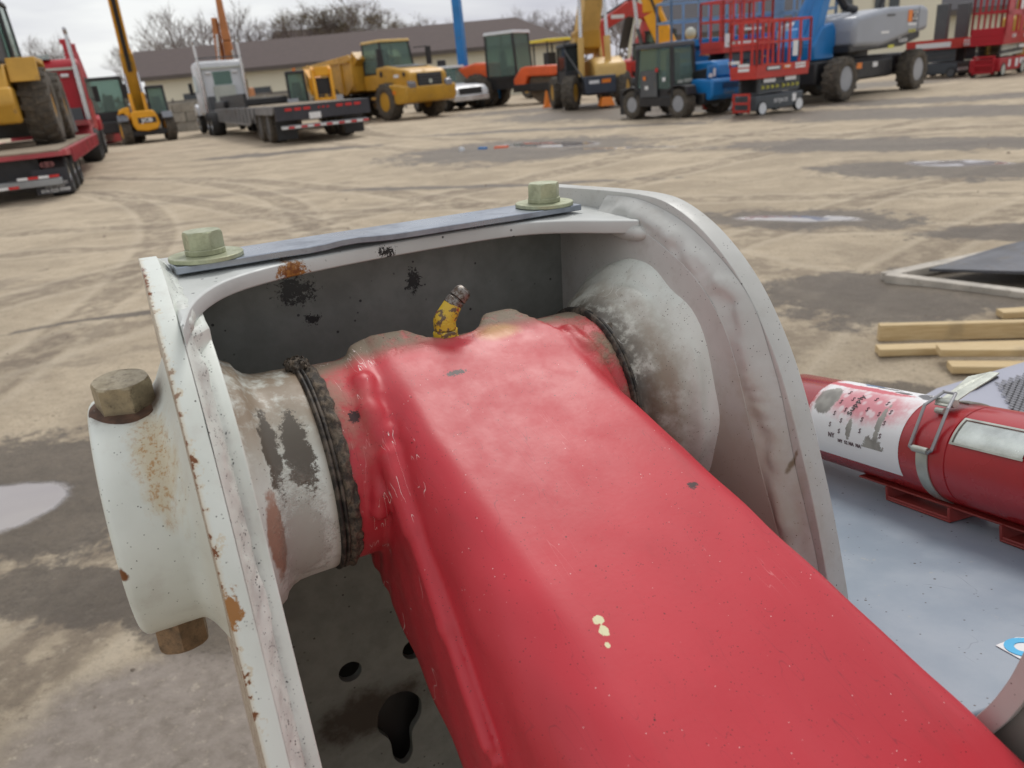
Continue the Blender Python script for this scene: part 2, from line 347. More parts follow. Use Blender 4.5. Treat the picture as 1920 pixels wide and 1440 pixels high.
    k.set('Base Color',c).set('Roughness',k.mth('ADD',k.ss(mid,.3,.8,.38,.52),k.mth('MULTIPLY',k.mx(dust,d2,d3,d4),.4))).set('Specular IOR Level',.42).set('Coat Weight',.06).set('Coat Roughness',.35)
    k.bump(k.mx(k.mth('MULTIPLY',k.mx(dust,d2,d3),mid),k.mth('MULTIPLY',d4,k.noise(140,4,.7))),.8,.004)
    k.bump(k.noise(9,2,.5),.07,.004); k.bump(k.noise(260,2,.5),.10,.0006)
    return k.m
RED=mat_red()
def mat_bolt(name,col,dirt):
    k=Mat(name); mid=k.noise(70,5,.7); c=k.mix(k.ss(mid,.35,.65),col,tuple(v*.72 for v in col))
    c=k.mix(k.ss(k.noise(160,6,.8),.62-dirt*.25,.80-dirt*.2,0,.9),c,(.12,.09,.06))
    k.set('Base Color',c).set('Metallic',.55).set('Roughness',k.ss(mid,.3,.7,.32,.6)); k.bump(k.noise(300,3),.3,.0004); return k.m
BZ=mat_bolt('zinc_bolt',(.44,.46,.31),0.1); BDK=mat_bolt('dirty_bolt',(.40,.34,.23),.45)
k=Mat('strap_steel'); mid=k.noise(16,5,.65); c=k.mix(k.ss(mid,.4,.65),(.36,.40,.46),(.22,.24,.28)); c=k.mix(k.ss(k.noise(26,4,.7),.62,.75,0,.6),c,(.13,.10,.10))
k.set('Base Color',c).set('Metallic',.75).set('Roughness',k.ss(mid,.35,.7,.26,.42)); k.bump(k.noise(90,3),.12,.001); STEEL=k.m
k=Mat('seal_rubber'); k.set('Base Color',k.mix(k.ss(k.noise(60,5,.7),.45,.6),(.018,.015,.012),(.10,.08,.06))).set('Roughness',.62); k.bump(k.noise(120,4),.5,.001); RUB=k.m
k=Mat('caked_grease'); nn=k.noise(130,5,.75); k.set('Base Color',k.mix(k.ss(nn,.4,.65),(.045,.036,.028),(.17,.13,.09))).set('Roughness',.72); k.bump(nn,.9,.003); GRE=k.m

lift=empty('boom_lift',(.15,.75,0)); tag(lift,'grey boom lift with a red arm pinned in its bolted pivot, in the foreground','boom lift')
PL=Matrix.Translation((-.15,-.75,0))@ML
def LP(o,parent): return o
# ---- outlines (y,z) seen along the pin
OUT=[(.0797,.1824),(.0006,.1839),(-.0382,.1763),(-.0744,.1614),(-.1088,.1386),(-.1354,.1137),(-.1621,.0786),(-.1826,.0428),(-.2044,-.0064),(-.2225,-.052),(-.2372,-.0954),(-.2485,-.1315),(-.262,-.19),(-.274,-.27),(-.284,-.40),(-.288,-.9)]
front=soften(crom(OUT,5),5)
outline=[(.1965,.1773)]+[tuple(p) for p in front]+[(.21,-.9)]
outlineL=[(.05,.1824)]+[tuple(p) for p in front if p[0]<.04]+[(.21,-.9),(.13,.03),(.07,.16)]
WO=crom([(.07,.178),(.03,.180),(-.0085,.176),(-.0500,.1655),(-.0900,.1466),(-.1235,.1240),(-.1441,.1035),(-.1581,.0784),(-.1719,.0533),(-.1839,.0222),(-.1926,-.0032),(-.2030,-.0300),(-.224,-.08),(-.2395,-.13),(-.256,-.20),(-.270,-.32),(-.28,-.9)],5)
IP=crom([(.07,.158),(.03,.157),(-.0105,.1543),(-.0487,.1420),(-.0790,.1280),(-.1033,.1110),(-.123,.0911),(-.1373,.0672),(-.1484,.042),(-.1560,.0235),(-.1664,-.0004),(-.1786,-.0298),(-.2040,-.0827),(-.222,-.13),(-.243,-.21),(-.258,-.33),(-.268,-.9)],5)
WO,IP=soften(WO,3),soften(IP,3)
def weld_strip(s_out,s_in,sg,mat,parent,nm='weld_bead',bulge=.0045,seedz=0.):
    n=len(WO); K=9; v=[];f=[]
    dens=[];
    for i in range(n-1):
        for q in range(3):
            t=q/3; dens.append((WO[i]*(1-t)+WO[i+1]*t,IP[i]*(1-t)+IP[i+1]*t))
    L_=0; prev=None
    for (a,b_) in dens:
        if prev is not None: L_+=float(np.linalg.norm(a-prev))
        prev=a
        for j in range(K):
            t=j/(K-1); w=math.sin(math.pi*t)
            nz_=mnoise.noise(Vector((L_*16,t*1.3,seedz)))*.0060*w+mnoise.noise(Vector((L_*48,t*2.2,seedz+5)))*.0034*w+mnoise.noise(Vector((L_*120,t*4,seedz+9)))*.0010*w
            y=a[0]*(1-t)+b_[0]*t; z=a[1]*(1-t)+b_[1]*t; s_=s_out*(1-t)+s_in*t+sg*(bulge*w+nz_)
            y2=y+mnoise.noise(Vector((L_*22,9+t,seedz)))*.003*(1-abs(2*t-1)*.3)
            v.append((s_,y2,z))
    m_=len(dens)
    f=[(i*K+j,i*K+j+1,(i+1)*K+j+1,(i+1)*K+j) for i in range(m_-1) for j in range(K-1)]
    return obj(nm,mesh(nm,v,f,60),mat,parent)
inner=[tuple(p) for p in IP]+[(.19,-.9),(.16,.145),(.10,.157)]
# right cheek
rc=plate('cheek_plate',outline,'yz',.446,.466,WR,lift,PL,bev=.0012)
rc['label']='rounded grey side plate on the right, inner face towards the red arm'
ip=plate('inner_plate',inner,'yz',.4295,.446,WR,rc,bev=.001); weld_strip(.4455,.4300,-1,WR,rc,bulge=.0035,seedz=2)
# left cheek, seen edge on
lc=plate('cheek_plate',outlineL,'yz',.006,.019,WL,lift,PL,bev=.0008)
lc['label']='white side plate on the left seen edge on, rust along its edge'
plate('inner_plate',[tuple(p) for p in IP]+[(.19,-.9),(.15,.10),(.10,.14)],'yz',.019,.038,WL,lc,bev=.0012); weld_strip(.0195,.0290,1,WL,lc,bulge=.0015,seedz=7)
# body: top plate with arched front, back panel, corner lump
arch=soften(crom([(.0195,-.110),(.030,-.052),(.045,-.012),(.066,.018),(.10,.040),(.15,.055),(.21,.065),(.29,.072),(.34,.069),(.375,.052),(.405,.022),(.4300,-.004)],6),2)
tp=plate('top_plate',[tuple(p) for p in arch]+[(.446,.0),(.446,.152),(.019,.152)],'xy',.1505,.1635,WI,lift,PL,bev=.0025)
def hole(cx,cz,rx,rz,n=20,nz_=0,seed=0): return [(cx+rx*math.cos(a)*(1+nz_*mnoise.noise(Vector((math.cos(a)*1.5,math.sin(a)*1.5,seed)))),cz+rz*math.sin(a)*(1+nz_*mnoise.noise(Vector((math.cos(a)*1.5,math.sin(a)*1.5,seed))))) for a in [2*math.pi*i/n for i in range(n)]]
bp=plate('back_panel',[(.02,-.9),(.446,-.9),(.446,.152),(.02,.152)],'xz',.140,.150,WSHADE,tp,
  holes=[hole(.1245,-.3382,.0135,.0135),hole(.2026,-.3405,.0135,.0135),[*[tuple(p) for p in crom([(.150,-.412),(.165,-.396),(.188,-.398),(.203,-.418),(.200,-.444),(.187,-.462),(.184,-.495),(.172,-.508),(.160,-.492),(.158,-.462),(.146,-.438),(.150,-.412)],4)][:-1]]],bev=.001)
MB().box(.02,.446,.19,.20,-.9,.13).build('void_backing',simple('cavity_shade',(.05,.045,.04),.7),tp)  # dark sheet added behind the holes, its colour stands for the unlit void
b=MB()
b.prism([(.0195,-.080),(.038,-.055),(.038,.14),(.0195,.14)],.05,.151,'z'); b.build('side_gusset',WL,tp,bev=.004)
# weld lumps where top plate meets the cheeks
def lump_f(x,y,z):
    def sp(c,r): return np.sqrt(((x-c[0])/r[0])**2+((y-c[1])/r[1])**2+((z-c[2])/r[2])**2)-1
    d=sp((.433,.012,.151),(.012,.030,.009))*.009
    return d+.0006*np.sin(x*210+1)*np.sin(y*150)*np.sin(z*180)
obj('weld_bead',nets(lump_f,(.395,-.10,.125),(.46,.12,.185),.0022),WR,tp)
def lump_l(x,y,z):
    def cap(a,b_,r):
        a,b_=np.array(a),np.array(b_); ab=b_-a; t=np.clip(((x-a[0])*ab[0]+(y-a[1])*ab[1]+(z-a[2])*ab[2])/(ab@ab),0,1)
        return np.sqrt((x-a[0]-t*ab[0])**2+(y-a[1]-t*ab[1])**2+(z-a[2]-t*ab[2])**2)-r
    def sm(a,b_,k_=.010):
        h=np.clip(.5+.5*(b_-a)/k_,0,1); return b_*(1-h)+a*h-k_*h*(1-h)
    d=cap((.0225,-.070,.1555),(.0215,.12,.163),.0060)
    d=sm(d,cap((.024,-.05,.158),(.024,.10,.158),.0060))
    return d+.0008*np.sin(x*200+1)*np.sin(y*160)*np.sin(z*210+2)
obj('weld_bead',nets(lump_l,(.005,-.15,.02),(.06,.14,.185),.0022),WL,tp)
# steel strap bolted over the top
st_o=[(.0300,.046),(.0285,.098),(.410,.128),(.4165,.0735)]
v=[];f=[]; K=26
for i in range(K+1):
    t=i/K
    fr=Vector((.0300+(.4165-.0300)*t,.046+(.0735-.046)*t)); bk=Vector((.0285+(.410-.0285)*t,.098+(.128-.098)*t))
    bz=.0022*math.exp(-((t-.36)/.07)**2)-.0012*math.exp(-((t-.30)/.05)**2)
    wv=.004*math.sin(math.pi*max(0,min(1,(t-.1)/.35)))
    for (p,zz) in ((fr,.1662),(bk,.1662),(bk,.1720),(fr,.1720)): v.append((p.x,p.y-(wv if p is fr else 0)*.6,zz+(bz+wv*.25 if p is fr else 0)))
f=[(i*4+a,i*4+(a+1)%4,i*4+4+(a+1)%4,i*4+4+a) for i in range(K) for a in range(4)]+[(0,1,2,3),(K*4+3,K*4+2,K*4+1,K*4)]
strap=obj('steel_strap',mesh('strap',v,f,25),STEEL,lift,PL); mdf=strap.modifiers.new('bevel','BEVEL'); mdf.width=.0007; mdf.limit_method='ANGLE'
def bolt(o,axis,af,h,wr,wh,mat,parent,spring=True,rot=0,M=None,name='hex_bolt',shank=.02):
    """hexagon bolt head seated at o, pointing along axis"""
    q=Vector(axis).to_track_quat('Z','Y'); T=Matrix.Translation(o)@q.to_matrix().to_4x4()@Matrix.Rotation(rot,4,'Z')
    z0=wh+(.0045 if spring else 0); rc_=af/2/math.cos(R(30)); n=48
    # hexagon trimmed by a chamfer cone: profile rings of a rounded hexagon
    rings=[]
    for (zz,lim) in ((z0,1.0),(z0+h*.80,1.0),(z0+h*.93,.955),(z0+h,.885)):
        ring=[]
        for i in range(n):
            a=2*math.pi*i/n; hx=(af/2)/math.cos((a+R(30))%R(60)-R(30)); ring.append((min(hx,rc_*lim),a,zz))
        rings.append(ring)
    v=[];f=[]
    for rg in rings:
        for (r_,a,zz) in rg: v.append((r_*math.cos(a),r_*math.sin(a),zz))
    for k_ in range(3): f+=[(k_*n+i,k_*n+(i+1)%n,(k_+1)*n+(i+1)%n,(k_+1)*n+i) for i in range(n)]
    f+=[tuple(range(n-1,-1,-1)),tuple(range(3*n,4*n))]
    o_=obj(name,mesh(name,v,f,22),mat,parent,(M or Matrix())@T)
    o_.data.transform(Matrix())
    if wr: MB().lathe([(0,.001),(0,wr-.0006),(.0006,wr),(wh-.0006,wr),(wh,wr-.0006),(wh,.001)],(0,0,0),'z',40).build('washer',mat,o_)
    if spring: MB().lathe([(wh,.001),(wh,af*.56),(wh+.0005,af*.575),(wh+.004,af*.575),(wh+.0045,af*.56),(wh+.0045,.001)],(0,0,0),'z',32).build('spring_washer',mat,o_)
    return o_
b1=bolt((.0560,.0700,.1722),(0,0,1),.0272,.0140,.0290,.0038,BZ,strap,rot=R(12)); b1['label']='bolt on the strap end nearest the left side plate'
b2=bolt((.3860,.0960,.1722),(0,0,1),.0285,.0145,.0295,.0038,BZ,strap,rot=R(20)); b2['label']='bolt on the strap end nearest the right side plate'
# left boss outside, with its cross bolt
def ringnoise(prof,R_n,amp,fr,n=72,zoff=0.):
    v=[];f=[]
    for (a,r_) in prof:
        for i in range(n):
            t=2*math.pi*i/n; d=mnoise.noise(Vector((math.cos(t)*fr,math.sin(t)*fr,a*90+zoff)))*amp(a) if callable(amp) else 0
            v.append((a,(r_+d)*math.cos(t),(r_+d)*math.sin(t)))
    m_=len(prof); f=[(k_*n+i,k_*n+(i+1)%n,(k_+1)*n+(i+1)%n,(k_+1)*n+i) for k_ in range(m_-1) for i in range(n)]
    f+=[tuple(range(n)),tuple(range(m_*n-1,(m_-1)*n-1,-1))]
    return v,f
pf=[(-.0508,.010),(-.0508,.0855),(-.0500,.0872),(-.0480,.0895),(-.0455,.0905)]+[(-.04+i*.004,.0906) for i in range(8)]+[(-.009,.0909),(-.0065,.0922),(-.0045,.0945),(-.002,.0975),(0,.1010),(.003,.1065),(.0062,.1125)]
v,f=ringnoise(pf,0,lambda a:.0003+max(0,a+.010)*.24,2.6)
boss=obj('pivot_boss',mesh('boss',v,f,50),WB,lift,PL)
t=R(95); bolt((-.0245,.0895*math.cos(t),.0895*math.sin(t)),(0,math.cos(t),math.sin(t)),.0355,.0200,0,.001,BDK,boss,spring=False,rot=R(14))['label']='large rusty bolt standing up on the boss'
MB().lathe([(-.004,.001),(-.004,.026),(.0005,.0245),(.0012,.020),(.0012,.001)],(0,0,0),'z',36).build('rust_seat',simple('rust_seat',(.10,.055,.035),.8,0,.4,90),boss,Matrix.Translation((-.0245,.0895*math.cos(t),.0895*math.sin(t)))@Vector((0,math.cos(t),math.sin(t))).to_track_quat('Z','Y').to_matrix().to_4x4())
t=R(258); bolt((-.0265,.0885*math.cos(t),.0885*math.sin(t)),(0,math.cos(t),math.sin(t)),.0350,.0240,0,.001,mat_bolt('rusty_nut',(.30,.20,.12),.6),boss,spring=False,rot=R(4),name='hex_nut')['label']='rusty nut hanging under the boss'
# collars inside the cheeks
pf=[(.036,.113),(.040,.110),(.044,.104),(.048,.1015),(.052,.0985),(.055,.0925),(.060,.0885),(.066,.0865),(.075,.0858),(.085,.0855),(.095,.0853),(.0972,.0848),(.0972,.02)]
v,f=ringnoise(pf,0,lambda a:.0006+max(0,.062-a)*.16,3.2,zoff=4)
cl_=obj('bearing_collar',mesh('collar',v,f,50),WC,lift,PL); cl_['label']='muddy white collar left of the red arm'
pf=[(.3715,.02),(.3715,.0853),(.376,.0860),(.380,.0875),(.384,.0905),(.387,.0945),(.391,.0965),(.395,.0985),(.3985,.1020),(.402,.1062),(.406,.1078),(.410,.1098),(.414,.1130),(.417,.1170),(.421,.1186),(.425,.1204),(.430,.1240)]
v,f=ringnoise(pf,0,lambda a:.0010+max(0,a-.380)*.12,3.0,96,zoff=11)
cr2=obj('bearing_collar',mesh('collar',v,f,50),WH,lift,PL); cr2['label']='stepped dirty collar right of the red arm'
def ring(name,s0,s1,r0_,amp,fr,mat,parent,lo=.02,M=None,z=0,gap=None):
    v=[];f=[]; n=160; m_=10
    for j in range(m_+1):
        t=j/m_; a=s0+(s1-s0)*t; w=math.sqrt(max(0,1-(2*t-1)**2))
        for i in range(n):
            th=2*math.pi*i/n; d=mnoise.noise(Vector((math.cos(th)*fr,math.sin(th)*fr,z+t*2)))+.6*mnoise.noise(Vector((math.cos(th)*fr*3,math.sin(th)*fr*3,z+t*5)))
            rr=r0_*w*1.0+d*amp*w; aa=a+mnoise.noise(Vector((math.cos(th)*fr,math.sin(th)*fr,z+40)))*amp*.7*(t)
            v.append((aa,(.082+rr)*math.cos(th),(.082+rr)*math.sin(th)))
    f=[(k_*n+i,k_*n+(i+1)%n,(k_+1)*n+(i+1)%n,(k_+1)*n+i) for k_ in range(m_) for i in range(n)]
    return obj(name,mesh(name,v,f,60),mat,parent,M)
ring('seal_ring',.0965,.1015,.0062,.0003,2,RUB,cl_); ring('seal_ring',.1005,.1050,.0056,.0006,3,RUB,cl_,z=3)
ring('caked_grease',.1030,.1150,.0052,.0040,9,GRE,cl_,z=8)
ring('seal_ring',.3665,.3712,.0058,.0003,2,RUB,cr2); ring('seal_ring',.3700,.3745,.0050,.0006,3,RUB,cr2,z=5)
ring('caked_grease',.3725,.3860,.0030,.0034,8,GRE,cr2,z=18)
# grease clod standing up on the left ring
def clod(x,y,z):
    d=np.sqrt(((x-.101)/.009)**2+((y-.006)/.010)**2+((z-.088)/.0065)**2)-1
    return d*.006+.0018*np.sin(x*900)*np.sin(y*700+1)*np.sin(z*800)+.0009*np.sin(x*2100+y*1700)
obj('caked_grease',nets(clod,(.085,-.012,.075),(.120,.026,.104),.0014),GRE,cl_)
# ---- red arm: one welded skin
def smin(a,b_,k_):
    h=np.clip(.5+.5*(b_-a)/k_,0,1); return b_*(1-h)+a*h-k_*h*(1-h)
def arm_f(x,b_,n_):
    S=.245+.020*np.clip((b_-.06)/.34,0,1.6)
    # barrel
    r_=np.sqrt(b_**2+n_**2)-.0832; tb=np.maximum(r_,np.abs(x-.2355)-.1325)
    # box section, waist narrows behind the weld
    hw=.100+.020*np.clip((b_-.06)/.34,0,1.6); rr=np.where(x>S,.022,.030+.020*np.clip((b_-.08)/.2,0,1))
    qx=np.abs(x-S)-hw+rr; cn=-.016; hn=.101; qn=np.abs(n_-cn)-hn+rr
    bx=np.minimum(np.maximum(qx,qn),0)+np.sqrt(np.maximum(qx,0)**2+np.maximum(qn,0)**2)-rr
    e0=-.052+.030*np.exp(-((x-.236)/.030)**4)+.075*np.clip((x-.300)/.04,0,1)**1.2
    bx=np.maximum(bx,e0-b_)
    d=smin(tb,bx,.010)
    def cap(a,c,r1,k_=.006):
        nonlocal d
        a,c=np.array(a),np.array(c); ac=c-a; t=np.clip(((x-a[0])*ac[0]+(b_-a[1])*ac[1]+(n_-a[2])*ac[2])/(ac@ac),0,1)
        q=np.sqrt((x-a[0]-t*ac[0])**2+(b_-a[1]-t*ac[1])**2+(n_-a[2]-t*ac[2])**2)-r1
        d=smin(d,q,k_)
    # ropey weld folding down round the barrel beside the box
    cap((.152,-.045,.076),(.143,.004,.081),.0050,.010); cap((.143,.004,.081),(.139,.030,.076),.0085)
    cap((.139,.030,.076),(.141,.050,.064),.0095,.004); cap((.146,.050,.067),(.144,.064,.056),.0088,.0035)
    cap((.137,.045,.064),(.134,.066,.050),.0060,.004); cap((.134,.060,.055),(.131,.078,.036),.0070,.004)
    cap((.131,.078,.034),(.129,.083,.022),.0075,.003)
    # lapped side plate with its raised top edge
    cap((.1435,.070,.060),(.142,.120,.0405),.0105,.006); cap((.142,.120,.0405),(.1405,.190,.012),.0078,.005); cap((.1405,.190,.012),(.1395,.262,-.019),.0065,.005)
    top=.088-(b_)*.400; pl_=np.maximum(np.maximum(np.abs(x-.146)-.0085,n_-top),np.maximum(b_-.275+ (n_+.02)*.2,-(n_+.10)))
    d=smin(d,np.maximum(pl_,.02-b_),.0045)
    # right side weld
    cap((.342,.020,.080),(.344,.075,.060),.0075); cap((.338,-.005,.083),(.342,.02,.080),.0055)
    # saddle weld round the grease boss
    cap((.205,-.030,.082),(.236,-.018,.0845),.0035,.006); cap((.236,-.018,.0845),(.270,-.032,.080),.0035,.006)
    d=d+.0007*np.sin(x*130+2)*np.sin(b_*90+1)*np.sin(n_*110)+.0009*np.sin(b_*260+x*90)*np.exp(-((x-.141)/.012)**2)*np.exp(-((b_-.05)/.04)**2)
    return d
me=nets(arm_f,(.095,-.095,-.135),(.415,.60,.105),.0034)
MBN=Matrix(((1,0,0,0),(0,BD.y,ND.y,0),(0,BD.z,ND.z,0),(0,0,0,1)))
me.transform(MBN); me.flip_normals() if MBN.determinant()<0 else None
arm=obj('boom_arm',me,RED,lift,PL); arm['label']='red welded boom arm pinned between the side plates'
# the arm runs on past the frame
v=[];f=[];n=40
for bb in (.595,1.6):
    for i in range(n):
        a=2*math.pi*i/n; c_,s_=math.cos(a),math.sin(a); ex=.132-.046; en=.101-.046
        xx=.277+(ex if c_>0 else -ex)*(1 if abs(c_)>1e-6 else 0)+.046*c_; nn_=-.016+(en if s_>0 else -en)+.046*s_
        p=MBN@Vector((xx,bb,nn_)); v.append(p)
f=[(i,(i+1)%n,n+(i+1)%n,n+i) for i in range(n)]+[tuple(range(n,2*n))]
obj('arm_tube',mesh('arm_tube',v,f,50),RED,arm)
# grease fitting: hexagon elbow in yellow paint, bare nipple
k=Mat('fitting_paint'); nn=k.noise(150,4,.7); c=k.mix(k.ss(nn,.50,.56),(.58,.39,.03),(.13,.085,.045)); c=k.mix(k.ss(k.noise(210,3),.63,.68),c,(.35,.05,.04)); k.set('Base Color',c).set('Roughness',.45); k.bump(nn,.5,.001); FY=k.m
k=Mat('nipple_steel'); nn=k.noise(260,4,.7); k.set('Base Color',k.mix(k.ss(nn,.45,.6),(.24,.22,.20),(.10,.07,.05))).set('Metallic',.7).set('Roughness',.45); k.bump(nn,.4,.0006); FN=k.m
b=MB(); p0=Vector((.2290,.0,.080)); p1=Vector((.2288,.0,.1030)); p2=Vector((.2385,.0,.1165)); p3=Vector((.2500,.0,.1270))
b.cyl(p0,(.229,0,.0885),.0128,.0116,16); b.cyl((.229,0,.0885),(.229,0,.0950),.0118,.0118,6); b.cyl((.229,0,.0950),p1,.0098,.0098,14); b.sph(p1,.0098,14); b.cyl(p1,p2,.0098,.0080,14); 
gf=b.build('grease_fitting',FY,lift,PL,bev=.0012)
d_=(p3-p2).normalized(); b=MB(); q=lambda t:p2+d_*t
b.cyl(q(-.003),q(.004),.0080,.0080,16); b.cyl(q(.004),q(.0055),.0056,.0056,16); b.cyl(q(.0055),q(.0135),.0080,.0076,18); b.cyl(q(.0135),q(.0165),.0076,.0052,18); b.build('nipple',FN,gf,bev=.0005)
ring2=MB().lathe([(.081,.001),(.081,.0150),(.0835,.0165),(.086,.0135),(.087,.0125),(.087,.001)],(.229,0,0),'z',24).build('caked_grease',GRE,gf)
# ---------------------------------------------------------------- deck, document tube, lower bracket
A0=Vector((.399,.807,1.182)); TD=Vector((.2547,-.9413,.2215)).normalized()
TW=Vector((0,0,1)).cross(TD).normalized()*-1     # to the right of the tube axis seen from above
TW=TD.cross(Vector((0,0,1))).normalized(); TN=TW.cross(TD).normalized()
MT=Matrix((TD,TW,TN)).transposed().to_4x4(); MT.translation=A0+Vector((-.15,-.75,0))
k=Mat('deck_paint'); mid=k.noise(14,5,.6); c=k.mix(k.ss(mid,.35,.7),(.235,.285,.345),(.290,.335,.390))
c=k.mix(k.ss(k.noise(70,5,.7),.66,.74,0,.6),c,(.36,.35,.31)); c=k.mix(speck(k,60,.06),c,(.05,.04,.035)); c=k.mix(speck(k,150,.09,6),c,(.07,.06,.06)); c=k.mix(k.mth('MULTIPLY',k.ss(k.noise(45,5,.8),.64,.70),.6),c,(.36,.36,.33))
scr=k.ss(k.mth('ABSOLUTE',k.mth('SUBTRACT',k.noise(7,1.5,.5,k.map((1,3,1))),.5)),.002,.0006,0,.5); c=k.mix(k.mth('MULTIPLY',scr,k.ss(mid,.55,.62)),c,(.09,.10,.12))
k.set('Base Color',c).set('Roughness',k.ss(mid,.3,.7,.34,.46)).set('Specular IOR Level',.5); k.bump(k.noise(30,3),.10,.002); k.bump(k.noise(240,2),.08,.0006); DECK=k.m
deck=plate('deck_cover',[(-.09,-.16),(-.09,.12),(.05,.30),(.37,.30),(.392,.285),(.400,.262),(.401,.235),(.412,.19),(.45,.12),(.60,.05),(.75,.0),(.75,-.16)],'xy',-.075,-.062,DECK,lift,MT,bev=.003)
plate('gap_shade',[(.37,.312),(.400,.296),(.411,.265),(.413,.238),(.424,.195),(.46,.128),(.61,.06),(.60,.04),(.44,.11),(.395,.19),(.385,.235),(.385,.262),(.37,.28)],'xy',-.085,-.0645,simple('gap_black',(.02,.02,.02),.6),deck,bev=.001)  # black strip painted in for the shaded gap along the deck edge
RD=simple('red_tube_paint',(.36,.010,.016),.27,0,.12,8,coat=.4); WHT=simple('white_decal',(.78,.78,.78),.45,0,.05)
tube=empty('document_tube',(0,0,0)); tube.parent=None
tube.matrix_world=Matrix.Translation((.15,.75,0))@MT; tag(tube,'red document tube with a torn white label clamped to the grey deck','document tube')
RT=.0500
b=MB(); b.lathe([(-.105,.001),(-.105,RT-.010),(-.1045,RT-.004),(-.102,RT-.0012),(-.098,RT),(.1815,RT),(.1820,RT-.001),(.1835,RT-.001),(.1840,RT),(.60,RT)],(0,0,0),'x',64); b.build('shell',RD,tube,ang=40)
# label wrapped round the shell
def wrap(name,x0,x1,a0,a1,mat,parent,lift_=.0004,n=28,m_=14,ragged=0):
    v=[];f=[]
    for i in range(m_+1):
        for j in range(n+1):
            xx=x0+(x1-x0)*i/m_; a=a0+(a1-a0)*j/n
            v.append((xx,-(RT+lift_)*math.cos(a),(RT+lift_)*math.sin(a)))
    f=[(i*(n+1)+j,i*(n+1)+j+1,(i+1)*(n+1)+j+1,(i+1)*(n+1)+j) for i in range(m_) for j in range(n)]
    return obj(name,mesh(name,v,f,60),mat,parent)
def TA(deg): return R(deg)
k=Mat('torn_label'); x=k.xyz(); ang=k.mth('ARCTAN2',x[2],k.mth('MULTIPLY',x[1],-1))      # angle round the tube
vv=k.n('CombineXYZ'); k.t.links.new(x[0],vv.inputs[0]); k.t.links.new(k.mth('MULTIPLY',ang,RT),vv.inputs[1]); U=vv.outputs[0]
nn=k.noise(70,5,.8,U); 
def lb(cx,ca,rx,ra,amp=.8,soft=.08):
    q=k.n('VectorMath'); q.operation='SUBTRACT'; k.t.links.new(U,q.inputs[0]); q.inputs[1].default_value=(cx,ca*RT,0)
    d=k.n('VectorMath'); d.operation='DIVIDE'; k.t.links.new(q.outputs[0],d.inputs[0]); d.inputs[1].default_value=(rx,ra*RT,1)
    l=k.n('VectorMath'); l.operation='LENGTH'; k.t.links.new(d.outputs[0],l.inputs[0])
    return k.ss(k.mth('ADD',l.outputs['Value'],k.mth('MULTIPLY',k.mth('SUBTRACT',nn,.5),amp*2)),1-soft,1+soft,1,0)
c=(.80,.80,.81); S0=math.pi*.5
pink=lb(.060,S0+.62,.060,.42,.5,.5); c=k.mix(k.mth('MULTIPLY',pink,k.ss(k.vor(95,U),.25,.5,.35,.85)),c,(.62,.16,.20))
c=k.mix(lb(.03,S0+.12,.07,.10,.8,.25),c,(.60,.12,.15))
c=k.mix(k.mx(lb(.000,S0+.70,.017,.40,.5),lb(.088,S0+1.68,.016,.36,1.0),lb(.093,S0+1.05,.004,.5,1.2),lb(.052,S0+1.30,.004,.25,1.3),lb(.070,S0+1.95,.05,.07,1.)),c,k.mix(k.ss(k.noise(40,2,.5,U),.4,.6),(.23,.22,.20),(.33,.32,.29)))
c=k.mix(lb(.030,S0-.22,.016,.14,.7),c,(.10,.18,.32)); c=k.mix(k.mx(lb(.056,S0-.12,.02,.05,1.2),lb(.082,S0+.0,.012,.06,1.)),c,(.13,.12,.12))
c=k.mix(lb(.124,S0-.10,.022,.24,.3),c,(.13,.13,.14))
ed=k.ss(x[0],-.023,-.012,1,0); c=k.mix(k.mth('MULTIPLY',ed,k.ss(nn,.35,.6)),c,(.50,.05,.06))
k.set('Base Color',c).set('Roughness',.5); LBL=k.m
lab=wrap('label_sticker',-.022,.126,S0-.95,S0+2.02,LBL,tube)
lab['label']='torn white sticker with faded print'
TXT=simple('label_print',(.10,.05,.06),.6)
def wtext(s,x0,a0,size,mat=TXT,rot=0):
    c_=bpy.data.curves.new('t','FONT'); c_.body=s; c_.size=size; c_.extrude=.0002; c_.resolution_u=1; c_.offset=.00008
    t_=bpy.data.objects.new('tmp',c_); COL.objects.link(t_); me=bpy.data.meshes.new_from_object(t_.evaluated_get(bpy.context.evaluated_depsgraph_get())); bpy.data.objects.remove(t_)
    me.transform(Matrix.Rotation(rot,4,'Z')); me.materials.clear()
    for vt in me.vertices:
        px,py,pz=vt.co; a=a0-py/RT; r_=RT+.0008+pz; vt.co=(x0+px,-r_*math.cos(a),r_*math.sin(a))
    return obj('print',me,mat,lab)
for (xx,aa) in ((.022,.45),(.022,.75),(.022,1.05),(.020,1.32),(.036,.62),(.036,.92),(.036,1.18),(.036,1.42),(.066,.80),(.066,1.05),(.068,1.3),(.085,.55),(.085,.85),(.098,.75),(.098,1.02),(.098,1.3),(.066,.5)): wtext('S',xx,S0+aa,.0075)
wtext('NY',.020,S0+1.55,.0075); wtext('NY  52 NA  NA',.036,S0+1.62,.0055)
wtext('Supply',.050,S0+.98,.011,simple('pen_ink',(.06,.06,.06),.6),R(90))
wtext('SING',.114,S0-.05,.010,WHT)
